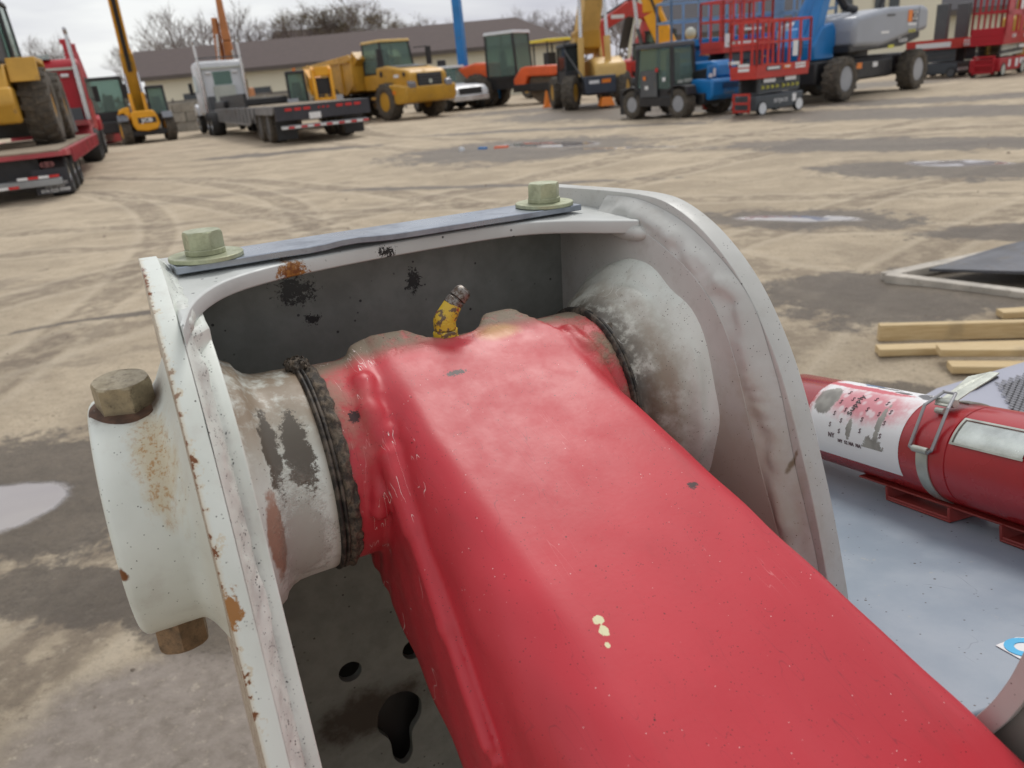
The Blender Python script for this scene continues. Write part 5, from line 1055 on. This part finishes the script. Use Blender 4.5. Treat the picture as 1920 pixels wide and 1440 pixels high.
# ---- white pickup behind
Y=47; e=empty('white_pickup',(GX(838,Y,1),Y,0),R(-62),1.15); tag(e,'white work truck half hidden behind the dump truck','truck')
b=MB(); b.prism([(-2.6,.55),(-2.6,1.15),(-.9,1.2),(-.7,1.2),(.9,1.2),(2.3,1.1),(2.6,.9),(2.6,.5)],-.98,.98); b.build('body',WHI,e,bev=.10,seg=3)
cab(e,-.9,1.0,-.85,.85,1.2,1.95,WHI,.65,.15,post=.10); [wheel(e,x,s_*.88,.40,.40,.26,GRY,RUBB) for x in (-1.7,1.7) for s_ in (-1,1)]
MB().box(2.5,2.7,-.95,.95,.42,.68).build('bumper',CHR,e,bev=.03); MB().box(2.55,2.62,-.6,.6,.72,1.0).build('grille',BLK,e); MB().box(-2.5,-1.0,-.9,.9,1.2,1.8).build('tool_body',WHI,e,bev=.03)
MB().box(1.0,1.1,1.02,1.22,1.2,1.55).box(1.0,1.1,-1.22,-1.02,1.2,1.55).build('mirror',BLK,e)
# ---- blue telescopic mast lift
Y=48; e=empty('mast_lift',(GX(888,Y,1),Y,0),R(-20),1.12); tag(e,'blue boom lift with its mast straight up past the top of the picture','boom lift','boom lifts in the yard')
[wheel(e,x,s_*.95,.5,.5,.38,LBL_,RUBT,lugs=12) for x in (-1.15,1.15) for s_ in (-1,1)]
MB().box(-1.5,1.5,-.75,.75,.35,.8).build('chassis',BLU,e,bev=.05); MB().prism([(-1.3,.95),(-1.35,1.8),(-.3,1.95),(-.3,.95)],-1.0,1.0).build('engine_hood',SIL,e,bev=.12); MB().prism([(.3,.95),(.3,1.95),(1.2,1.9),(1.25,.95)],-1.0,1.0).build('tank_hood',SIL,e,bev=.12)
MB().box(-.3,.3,-.7,.7,.85,2.0).build('turntable',BLU,e,bev=.05)
b=MB(); b.beam((-.45,0,1.9),(-.50,0,7.6),.42,.42,.38,.38); b.build('lower_mast',BLU,e); MB().beam((-.5,0,7.0),(-.52,0,11.5),.28,.28).beam((-.85,0,6.0),(-.87,0,9.4),.22,.2).build('upper_mast',LBL_,e)
# ---- orange soil compactor
Y=46; e=empty('orange_roller',(GX(966,Y,1),Y,0),R(-32),1.25); tag(e,'orange soil roller with a padfoot drum and glazed cab','roller','road rollers')
[wheel(e,-1.5,s_*.8,.72,.72,.5,GRY,RUBT,lugs=14) for s_ in (-1,1)]
b=MB(); b.prism([(-2.8,.8),(-2.7,1.7),(-1.6,1.9),(-.9,1.85),(-.9,.7)],-.75,.75); b.build('engine_hood',ORG,e,bev=.10)
cab(e,-.95,.55,-.72,.72,1.15,2.95,BLK,.12,low=.1,roof=WHI); MB().box(-.95,.6,-.7,.7,.7,1.15).build('cab_base',BLK,e)
b=MB(); b.prism([(.7,.55),(.6,1.05),(1.0,1.5),(1.25,1.55),(2.75,1.50),(2.85,1.2),(2.6,1.1),(1.3,1.15),(1.1,.55)],-1.2,1.2); b.build('drum_hood',ORG,e,bev=.06)
b=MB(); b.cyl((1.95,-1.02,.72),(1.95,1.02,.72),.66,n=28)
for i in range(18):
    for j in range(6):
        a=2*math.pi*(i+.5*(j%2))/18; yy=-.88+j*.35; c_=Vector((1.95+.70*math.cos(a),yy,.72+.70*math.sin(a))); b.cyl(Vector((1.95+.62*math.cos(a),yy,.72+.62*math.sin(a))),c_,.085,.06,4)
dr=b.build('padfoot_drum',simple('muddy_drum',(.13,.10,.07),.85,0,.3,4,dirt=.5),e,ang=None)
MB().box(.6,3.1,-1.25,-1.08,.55,.85).box(.6,3.1,1.08,1.25,.55,.85).box(2.95,3.1,-1.25,1.25,.5,.9).build('drum_frame',BLK,e,bev=.02)
# ---- yellow canopy roller behind
Y=55; e=empty('yellow_roller',(GX(1038,Y,1),Y,0),R(-60),1.15); tag(e,'yellow roller with an open yellow canopy, behind the orange roller','roller','road rollers')
[wheel(e,-1.4,s_*.8,.7,.7,.5,YEL,RUBT) for s_ in (-1,1)]; MB().box(-2.5,.8,-.75,.75,.8,1.7).build('body',YEL,e,bev=.08); MB().cyl((1.8,-1,.7),(1.8,1,.7),.7,n=24).build('drum',GRY,e); MB().box(.8,2.7,-1.1,1.1,1.2,1.4).build('drum_frame',YEL,e,bev=.03)
b=MB(); [b.beam((x,y,1.6),(x,y,2.95),.07,.07) for x in (-.9,.5) for y in (-.65,.65)]; b.build('canopy_post',BLK,e); MB().box(-1.1,.8,-.85,.85,2.95,3.1,.05).build('canopy',simple('bright_yellow',(.72,.55,.02),.45),e,bev=.03); MB().box(-.5,0,-.3,.3,1.7,2.4).build('seat',BLK,e,bev=.05)
# ---- tan telehandler facing the camera, boom raised
c=Vector((4.65,34.1,0)); hd=R(-84); e=empty('tan_telehandler',c-Vector((math.cos(hd),math.sin(hd),0))*1.4,hd,1.06); tag(e,'tan yellow telehandler with steered wheels and a broad raised boom','telehandler')
for (x,s_) in ((-1.5,-1),(-1.5,1),(1.4,-1),(1.4,1)): wheel(e,x,s_*1.05,.64,.64,.46,YEL,RUBT,lugs=14,steer=R(-30) if x>0 else R(0),rr=.52,dish=.3)
MB().box(-2.1,1.9,-.5,.5,.5,1.05).box(1.6,2.0,-.62,.62,.55,1.2).build('chassis',simple('slate_chassis',(.045,.055,.075),.5,0,.1,2),e,bev=.04)
decal(e,0,0,0,0,0,WTX) if False else None
MB().box(2.003,2.01,-.45,-.05,.92,1.04).build('decal',WTX,e); MB().box(2.003,2.01,.05,.4,.92,1.06).build('decal',AMB,e)
b=MB(); b.prism([(-2.2,1.0),(-2.2,1.75),(.9,1.85),(1.6,1.6),(1.75,1.05)],-.1,1.15); b.build('engine_cover',TAN,e,bev=.12,seg=3)
b=MB(); b.prism([(-1.2,1.0),(-.6,2.6),(.1,2.65),(.8,1.0)],-.55,-.42); b.prism([(-1.2,1.0),(-.6,2.6),(.1,2.65),(.8,1.0)],.42,.55); b.build('boom_tower',TAN,e,bev=.03)
cab(e,-.5,1.1,-1.15,-.5,1.05,2.35,BLK,.2,low=.4,gl=SGL)
b=MB(); b.beam((-.5,0,2.2),(1.7,.25,6.2),.78,.85,.7,.75); b.build('outer_boom',TAN,e,bev=.03); MB().beam((1.6,.24,6.0),(3.0,.40,8.8),.55,.6,.5,.5).build('inner_boom',YEL,e,bev=.02)
MB().box(-.65,.35,-.5,.5,2.2,2.9).build('boom_foot',DYEL,e,bev=.08)
for s_ in (-1,1): MB().cyl((1.2,s_*.55,1.2),(1.15,s_*.52,2.6),.13,n=10).build('lift_cylinder',TAN,e); MB().cyl((1.15,s_*.52,2.6),(1.05,s_*.48,4.1),.07,n=8).build('lift_rod',MTL,e)
MB().box(1.7,2.4,-.1,.45,.08,.4,.1).build('axle_guard',AMB,e,bev=.03); MB().beam((1.9,-.5,.9),(1.0,-1.15,2.2),.05,.05).build('grab_rail',GRY,e)
cn=empty('traffic_cone',(GX(1026,39),39,0)); tag(cn,'small orange traffic cone left of the tan telehandler','cone'); MB().box(-.22,.22,-.22,.22,0,.05).build('foot',AMB,cn); MB().cyl((0,0,.05),(0,0,.75),.17,.04,14).build('cone_body',AMB,cn)
# ---- red excavator behind
Y=44; e=empty('red_excavator',(GX(1212,Y,1),Y,0),R(-150),.80); tag(e,'red excavator with its boom bent over its cab, behind the tan telehandler','excavator','excavators')
MB().box(-2.2,2.2,-1.5,-.95,0,.95).box(-2.2,2.2,.95,1.5,0,.95).build('tracks',BLK,e,bev=.25); b=MB(); b.prism([(-2.4,1.1),(-2.5,2.3),(-.4,2.45),(1.5,2.2),(1.5,1.1)],-1.3,1.3); b.build('house',REDM,e,bev=.12)
cab(e,-.1,1.5,.35,1.3,1.3,3.1,BLK,.12,low=.2)
p=[(.7,-.2,2.2),(-.6,-.2,4.9),(1.3,-.2,5.35),(3.9,-.2,4.2)]
MB().beam(p[0],p[1],.45,.8,.45,.75).beam(p[1],p[2],.45,.8,.45,.85).beam(p[2],p[3],.45,.85,.4,.55).build('boom',REDM,e,bev=.03); MB().beam((3.7,-.2,4.5),(3.2,-.2,1.8),.35,.55,.3,.35).build('stick',REDM,e,bev=.03)
MB().cyl((1.2,-.2,5.85),(3.6,-.2,4.85),.06,n=6).build('hose',BLK,e); text('lettering','DEMCO' if False else 'KUBOTA' if False else '',.3,WTX,e,TXM((0,0,0),(1,0,0))) if False else None
MB().box(1.8,2.9,.03,.035,4.75,4.98).build('name_decal',WTX,e); MB().cyl((1.3,.15,2.4),(1.0,.15,4.4),.10,n=8).build('hydraulic_rod',MTL,e)
# ---- yellow excavator boom
Y=42; e=empty('yellow_excavator',(GX(1262,Y,1),Y,0),R(160),1.0); tag(e,'yellow excavator with its curved boom rising out of the picture above the black telehandler','excavator','excavators')
MB().box(-2.2,2.2,-1.5,-.95,0,.95).box(-2.2,2.2,.95,1.5,0,.95).build('tracks',BLK,e,bev=.25); MB().box(-2.5,1.5,-1.3,1.3,1.1,2.3).build('house',YEL,e,bev=.12); cab(e,0,1.5,-1.25,-.3,1.3,3.0,BLK,.1)
MB().beam((.2,.1,2.2),(1.0,.1,3.9),.5,.9,.5,.9).beam((1.0,.1,3.9),(1.0,.1,4.4),.5,.9,.5,.9).beam((.9,.1,4.2),(2.4,.1,7.4),.5,.95,.45,.6).build('boom',JY,e,bev=.04); MB().beam((.55,.37,3.3),(1.7,.37,6.2),.05,.12).build('hose_cover',BLK,e)
for s_ in (-.1,.35): MB().cyl((1.4,s_,1.9),(1.75,s_,3.2),.07,n=8).build('lift_cylinder',GRY,e); MB().cyl((1.75,s_,3.2),(1.9,s_,4.6),.055,n=8).build('lift_rod',MTL,e)
MB().sph((-.9,.3,2.75),.28).build('work_lamp',CRM,e)
# ---- black and blue compact telehandler, rear three-quarter
hd=R(121); ln=Vector((-math.sin(hd),math.cos(hd),0)); fw=Vector((math.cos(hd),math.sin(hd),0))
c=Vector((5.55,23.45,0))-ln*.80+fw*.90; e=empty('compact_telehandler',c,hd,1.05); tag(e,'compact telehandler with a black cab and a bright blue engine cover','telehandler')
for (x,s_) in ((-.95,-1),(-.95,1),(.95,-1),(.95,1)): wheel(e,x,s_*.72,.40,.40,.34,simple('grey_rim',(.32,.33,.35),.45,0,.1,3),RUBT,lugs=14,rr=.52,dish=.4)
MB().box(-1.5,1.6,-.45,.45,.32,.62).build('chassis',BLK,e,bev=.04)
b=MB(); [b.prism([(x0-.42,.62),(x0-.36,.84),(x0-.1,.90),(x0+.2,.88),(x0+.42,.70),(x0+.36,.68),(x0+.12,.83),(x0-.1,.85),(x0-.30,.80),(x0-.36,.60)],.54,.92) for x0 in (-.95,)]; b.build('mudguard',BLK,e,bev=.02)
b=MB(); b.prism([(.50,.60),(.58,.84),(.9,.90),(1.25,.84),(1.35,.66),(1.2,.78),(.9,.84),(.64,.78)],.54,.92); b.build('mudguard',BLK,e,bev=.02)
cab(e,-.75,.75,.02,.86,.58,1.88,BLK,.10,.06,post=.10,low=.22,roof=simple('roof_black',(.05,.05,.055),.4)); MB().box(-.70,.60,.10,.90,.34,.60).build('step_box',BLK,e,bev=.02)
b=MB(); b.box(-.2,.5,.90,.93,.60,1.30,.02); b.build('door_panel',GRY,e,bev=.01)
b=MB(); b.prism([(-1.62,.42),(-1.72,.55),(-1.72,.88),(-1.66,.96),(-.9,.98),(-.9,.42)],-.92,.34); b.build('counterweight',BLU,e,bev=.06,seg=3)
b=MB(); b.prism([(-1.52,.97),(-1.46,1.28),(-1.30,1.42),(-.2,1.40),(.7,1.2),(.8,.97)],-.90,-.08); eh=b.build('engine_cover',BLU,e,bev=.08,seg=3)
MB().box(-1.35,-1.0,-.918,-.90,1.10,1.30).build('side_vent',BLK,eh,bev=.01); MB().box(-1.735,-1.722,-.65,-.05,.70,.84).build('lamp_recess',simple('dark_blue',(.01,.06,.16),.5),e)
text('lettering','Genie',.17,simple('dull_lettering',(.20,.28,.36),.6),e,TXM((-1.728,-.30,.60),(-1,0,0)),.004)
b=MB(); b.beam((-1.35,-.02,1.12),(1.7,-.02,.72),.22,.26); b.build('boom',BLK,e,bev=.02); MB().box(1.6,1.9,-.5,.5,.1,.8).build('carriage',BLK,e)
MB().box(-1.50,-1.44,-.02,.28,.98,1.30).build('blue_bracket',BLU,e,bev=.02); MB().box(-1.53,-1.51,.02,.10,1.02,1.22).box(-1.53,-1.51,.14,.26,1.0,1.1).build('warning_sticker',WTX,e)
for (x,z,w_,m_) in ((-.55,1.0,.12,WTX),(-.25,1.25,.10,LAMP),(.15,.8,.14,WTX),(.25,1.05,.10,AMB)): MB().box(x,x+w_,.935,.94,z,z+.10).build('sticker',m_,e)
MB().box(-.79,-.77,.15,.45,.92,1.02).box(-.79,-.77,.5,.7,.92,1.0).build('sticker',CRM,e)
# ---- pale blue rough terrain scissor lifts behind
def rtlift(px,Y,hd,zd,L_,Wd,label,sc_=1.,h=1.15):
    e=empty('blue_scissor_lift',(GX(px,Y,zd),Y,0),hd,sc_); tag(e,label,'scissor lift','blue scissor lifts')
    MB().box(-L_*.45,L_*.45,-Wd*.38,Wd*.38,.45,1.0).build('chassis',BLU,e,bev=.06); [wheel(e,x,s_*Wd*.42,.45,.45,.35,GRY,RUBT,lugs=12) for x in (-L_*.36,L_*.36) for s_ in (-1,1)]
    for i in range(3):
        z0=1.0+i*(zd-1.2)/3; z1=z0+(zd-1.2)/3
        MB().beam((-L_*.42,-Wd*.3,z0),(L_*.42,-Wd*.3,z1),.06,.16).beam((L_*.42,-Wd*.24,z0),(-L_*.42,-Wd*.24,z1),.06,.16).beam((-L_*.42,Wd*.3,z0),(L_*.42,Wd*.3,z1),.06,.16).build('scissor_arm',BLU,e)
    MB().box(-L_/2,L_/2,-Wd/2,Wd/2,zd-.24,zd).build('platform',BLU,e,bev=.02); rails(e,-L_/2,L_/2,-Wd/2,Wd/2,zd,h,LBL_,4,.035)
    return e
rtlift(1345,30.5,R(4),2.22,4.0,1.8,'blue scissor lift with pale rails, farthest left of the two behind the red lifts',1.0,1.3)
e=rtlift(1475,29.0,R(6),2.05,2.6,1.7,'blue scissor lift with pale rails, next to the big blue boom',1.0,1.45); text('lettering','Genie',.26,WTX,e,TXM((.45,-.86,1.93),(0,-1,0)),.004)
MB().box(-.9,-.55,-.87,-.855,2.3,3.2).build('control_panel',LBL_,e)
# ---- red slab scissor lifts
def slab(name,loc,hd,sc_,label,zd,red,basec,rl=True,wheelc=WHI,ladder=True,group='red scissor lifts'):
    e=empty(name,loc,hd,sc_); tag(e,label,'scissor lift',group)
    MB().box(-.85,.85,-.36,.36,.12,.46).build('chassis',basec,e,bev=.03); MB().box(-.80,.80,-.37,-.362,.20,.40).build('tray_door',basec,e,bev=.004)
    for x in (-.66,.68):
        for s_ in (-1,1): wheel(e,x,s_*.345,.165,.165,.10,wheelc,RUBB,rr=.80,dish=.1)
    n=4; z0=.5; dz=(zd-.62)/n
    for i in range(n):
        for s_ in (-1,1):
            MB().beam((-.74,s_*.30,z0+i*dz+dz*.25),(.74,s_*.30,z0+i*dz+dz*.75),.03,dz*.80).build('scissor_arm',basec if i!=1 else GRY,e)
            MB().beam((.74,s_*.26,z0+i*dz+dz*.25),(-.74,s_*.26,z0+i*dz+dz*.75),.03,dz*.80).build('scissor_arm',GRY,e)
    MB().box(-.95,.95,-.40,.40,zd-.14,zd+.02).build('platform',red,e,bev=.01); MB().box(-.95,.95,-.41,-.402,zd-.02,zd+.16).box(-.95,.95,.402,.41,zd-.02,zd+.16).box(-.962,-.952,-.40,.40,zd-.02,zd+.16).build('toe_board',red,e)
    if rl: rails(e,-.95,.95,-.40,.40,zd+.14,.98,red,5,.022,(.52,))
    if ladder:
        b=MB(); [b.box(-1.02,-.98,y,y+.05,.08,.52) for y in (-.28,.20)]; [b.box(-1.02,-.98,-.28,.25,z,z+.05) for z in (.10,.28,.48)]; b.build('ladder',red,e,bev=.005)
    return e
S1=slab('red_scissor_lift',(7.85,22.45,0),R(31),1.12,'red scissor lift with dark grey arms, white wheels and yellow arrows, nearest the middle',.98,REDM,simple('slate_grey',(.065,.075,.085),.45,0,.1,2),True)
for i in range(8): MB().prism([(-.70+i*.17+(.06 if i>3 else 0),.60),(-.62+i*.17+(.06 if i>3 else 0),.635),(-.70+i*.17+(.06 if i>3 else 0),.67),(-.64+i*.17+(.06 if i>3 else 0),.67),(-.56+i*.17+(.06 if i>3 else 0),.635),(-.64+i*.17+(.06 if i>3 else 0),.60)],-.345,-.335).build('yellow_arrow',simple('arrow_yellow',(.55,.52,.06),.5),S1)
text('lettering','SKYJACK',.13,WTX,S1,TXM((0,-.375,.30),(0,-1,0)),.003); decal(S1,.42,.56,.24,.42,-.372,WTX)
decal(S1,-.62,-.2,.74,.82,-.345,WTX); decal(S1,.15,.55,.74,.83,-.345,WTX)
decal(S1,-.62,-.10,1.0,1.10,-.414,GRY); decal(S1,-.58,-.16,1.03,1.08,-.421,WTX); decal(S1,.0,.25,1.02,1.10,-.414,AMB); decal(S1,.04,.22,1.04,1.08,-.421,WTX); decal(S1,.42,.80,1.0,1.05,-.414,WTX); decal(S1,.42,.80,1.07,1.12,-.414,WTX)
for y,z in ((-.2,1.02),(-.2,1.12),(.1,1.2)): MB().box(-.972,-.966,y,y+.34,z,z+.07).build('sticker',WTX,S1)
MB().box(.5,.66,-.42,-.41,1.25,1.6).build('document_box',BLK,S1,bev=.01); decal(S1,.28,.46,1.28,1.62,-.43,WTX)
S2=slab('red_scissor_lift',(GX(1380,25.3,1.6),25.3,0),R(31),1.12,'taller red scissor lift behind, its platform level with the top of the blue engine cover',1.62,REDM,simple('slate_grey',(.065,.075,.085),.45))
decal(S2,-.90,-.62,1.62,1.95,-.414,WTX); decal(S2,-.8,-.5,1.66,1.74,-.418,CRM); decal(S2,-.4,.3,1.64,1.74,-.414,WTX); decal(S2,-.3,.5,2.0,2.06,-.414,WTX)
# ---- large blue and grey boom lift
hd=R(37); ctr=Vector((11.75,26.9,0)); e=empty('blue_boom_lift',ctr,hd,1.22); tag(e,'large boom lift with a blue arm and a long silver grey hood','boom lift','boom lifts in the yard')
RG=simple('grey_rim',(.32,.33,.35),.45,0,.1,3)
for (x,s_) in ((-1.85,-1),(-1.85,1),(1.85,-1),(1.85,1)): wheel(e,x,s_*1.05,.52,.52,.42,RG,RUBT,lugs=16,rr=.55,dish=.5)
MB().box(-2.4,2.4,-.72,.72,.42,.98).box(-1.2,1.2,-.84,-.72,.42,.9).build('chassis',BLK,e,bev=.06); MB().cyl((0,0,.98),(0,0,1.22),.65,n=24).build('slew_ring',BLK,e)
b=MB(); b.prism([(-1.4,1.22),(-1.45,1.72),(-1.30,1.92),(.3,2.10),(2.1,2.12),(2.38,2.05),(2.42,1.5),(1.5,1.42),(.4,1.24),(-.1,1.18)],-1.12,-.15); hd_=b.build('engine_hood',SIL,e,bev=.13,seg=4)
b=MB(); b.prism([(-1.4,1.22),(-1.45,1.72),(-1.30,1.92),(.3,2.10),(2.1,2.12),(2.38,2.05),(2.42,1.5),(.3,1.2)],.25,1.12); b.build('tank_hood',SIL,e,bev=.13,seg=4)
b=MB(); b.prism([(-1.5,1.10),(-1.5,1.30),(2.1,1.48),(2.1,1.32),(1.2,1.15)],-1.05,1.05); b.build('turntable',BLK,e,bev=.03)
decal(hd_,1.78,1.80,1.50,2.10,-1.122,GRY,'hood_seam')
MB().box(1.2,1.42,-1.132,-1.124,1.72,2.0).build('orange_decal',AMB,hd_); MB().box(1.42,1.68,-1.132,-1.124,1.72,2.0).build('black_decal',BLK,hd_); b=MB(); [b.cyl((1.49+.07*i,-1.134,1.79+.08*j),(1.49+.07*i,-1.14,1.79+.08*j),.035,n=8) for i in range(3) for j in range(3) if (i+j)%2==0]; b.build('white_figure',WTX,hd_); MB().box(1.22,1.66,-1.132,-1.124,1.63,1.69).build('white_decal',WTX,hd_)
decal(hd_,.1,.5,1.88,1.93,-1.124,GRY); decal(hd_,-.15,.25,1.48,1.54,-1.124,WTX); [decal(e,1.30+.14*i,1.37+.14*i,1.46,1.54,-1.126,simple('arrow_yellow',(.55,.52,.06),.5)) for i in range(3)]
text('lettering','Genie',.20,WTX,e,TXM((1.15,-1.07,1.30),(0,-1,0)),.004)
decal(e,-1.15,-.95,.66,.86,-.845,AMB); decal(e,-.93,-.8,.6,.86,-.845,WTX); decal(e,-.75,-.45,.7,.84,-.845,AMB); decal(e,-.9,-.7,.42,.52,-.845,WTX); decal(e,.1,.35,.7,.82,-.845,WTX); decal(e,.4,.7,1.12,1.2,-1.06,simple('arrow_yellow',(.55,.52,.06),.5))
b=MB(); b.prism([(-2.35,1.0),(-2.4,1.35),(-2.05,1.75),(-1.55,1.85),(-1.35,1.6),(-1.45,1.0)],-.62,.45); b.build('riser_base',BLU,e,bev=.04)
b=MB(); b.beam((-2.25,-.45,1.3),(-1.15,-.45,4.2),.26,.34,.24,.32); b.beam((-1.9,.22,1.5),(.2,.22,4.2),.28,.30,.26,.28); b.build('riser_arm',BLU,e,bev=.03); MB().beam((-2.05,-.1,1.5),(-.55,-.1,4.6),.26,.34,.24,.32).build('main_boom',BLU,e,bev=.03)
MB().tube([(-1.15,-.3,3.0),(-1.0,-.35,2.5),(-.7,-.4,2.2),(-.2,-.4,2.12)],.10).build('hose_bundle',BLK,e); MB().beam((.5,-.7,2.1),(.65,-.7,2.35),.10,.10).build('hood_latch',BLK,e)
# ---- small lifts beyond it
for i,px in enumerate((1758,1796)):
    Y=33.5+i*.8; s_=slab('small_red_lift',(GX(px,Y,.5),Y,0),R(-58),1.2,['small red lift with white stickers, first one right of the big grey hood','small red lift with an amber sticker, beside the deep red one'][i],1.05,REDM,simple('slate_grey',(.065,.075,.085),.45),wheelc=GRY,group='small red lifts',rl=False)
    decal(s_,-.6,.6,.96,1.12,-.414,WTX); MB().box(.966,.975,-.32,.32,.95,1.06).build('sticker',WTX,s_); MB().box(.966,.975,-.32,.32,1.08,1.16).build('sticker',AMB if i else WTX,s_)
    for k_ in range(4): MB().box(.86,.88,-.3+k_*.17,-.22+k_*.17,.2,.3).build('sticker',WTX,s_)
    MB().box(-.2,.2,-.1,.1,1.2,2.3).build('mast',GRY,s_,bev=.02)
S3=slab('deep_red_scissor_lift',(19.75,31.2,0),R(38),1.42,'deep red scissor lift with boxed rails and pale arms near the right edge',.92,DRED,CRM,wheelc=CRM)
MB().box(-.90,.88,-.375,.375,.13,.46).build('red_tray',DRED,S3,bev=.03); text('lettering','3220',.13,WTX,S3,TXM((-.35,-.418,.97),(0,-1,0)),.003); decal(S3,.35,.65,.92,1.0,-.414,WTX)
for x,z,w_,h_ in ((-.35,.22,.14,.18),(.12,.2,.18,.2),(.42,.26,.14,.14),(.6,.2,.16,.2)): decal(S3,x,x+w_,z,z+h_,-.377,WTX)
decal(S3,.3,.72,.66,.74,-.35,WTX)
for (x0,x1) in ((-.95,-.62),(-.05,.2),(.62,.95)): MB().box(x0,x1,-.425,-.40,1.0,2.0).build('rail_panel',DRED,S3,bev=.01)
MB().box(-.95,.95,-.425,-.40,1.46,1.58).build('rail_panel',DRED,S3,bev=.01); decal(S3,-.20,-.02,1.6,1.98,-.428,WTX); MB().box(-.97,-.945,-.40,.40,1.0,1.2).build('end_panel',DRED,S3,bev=.01)
Y=34; e=empty('yellow_machine',(GX(1950,Y,1),Y,0),R(-100),1.1); tag(e,'yellow machine cut off by the right edge of the picture','loader')
[wheel(e,x,s_*1.0,.75,.75,.5,YEL,RUBT,lugs=14) for x in (-1.4,1.4) for s_ in (-1,1)]; MB().box(-2,2,-.7,.7,.6,1.9).build('body',YEL,e,bev=.1); cab(e,-.6,.8,-.7,.7,1.9,3.2,YEL,.1); MB().tube([(2.2,-1.2,.5),(2.3,-1.2,1.6),(1.9,-1.2,2.4),(1.2,-1.2,2.7)],.09).build('guard_hoop',YEL,e)
# ---- litter in the middle puddle
def bit(name,px,py,w,d,h,mat,label):
    dd=sky_dir(px,py); p=CAM+dd*(-HC/dd.z); o=MB().box(-w/2,w/2,-d/2,d/2,0,h,.01).build(name,mat,bev=.005); o.location=(p.x,p.y,-.01); o.rotation_euler.z=px*.1; tag(o,label,'rubbish')
bit('orange_scrap',940,277,.34,.16,.05,ORG,'orange scrap lying in the middle puddle'); bit('white_scrap',866,283,.18,.12,.09,WHI,'white lump at the left end of the middle puddle'); bit('dark_scrap',905,279,.22,.12,.05,BLU,'dark blue scrap between the white lump and the orange scrap')
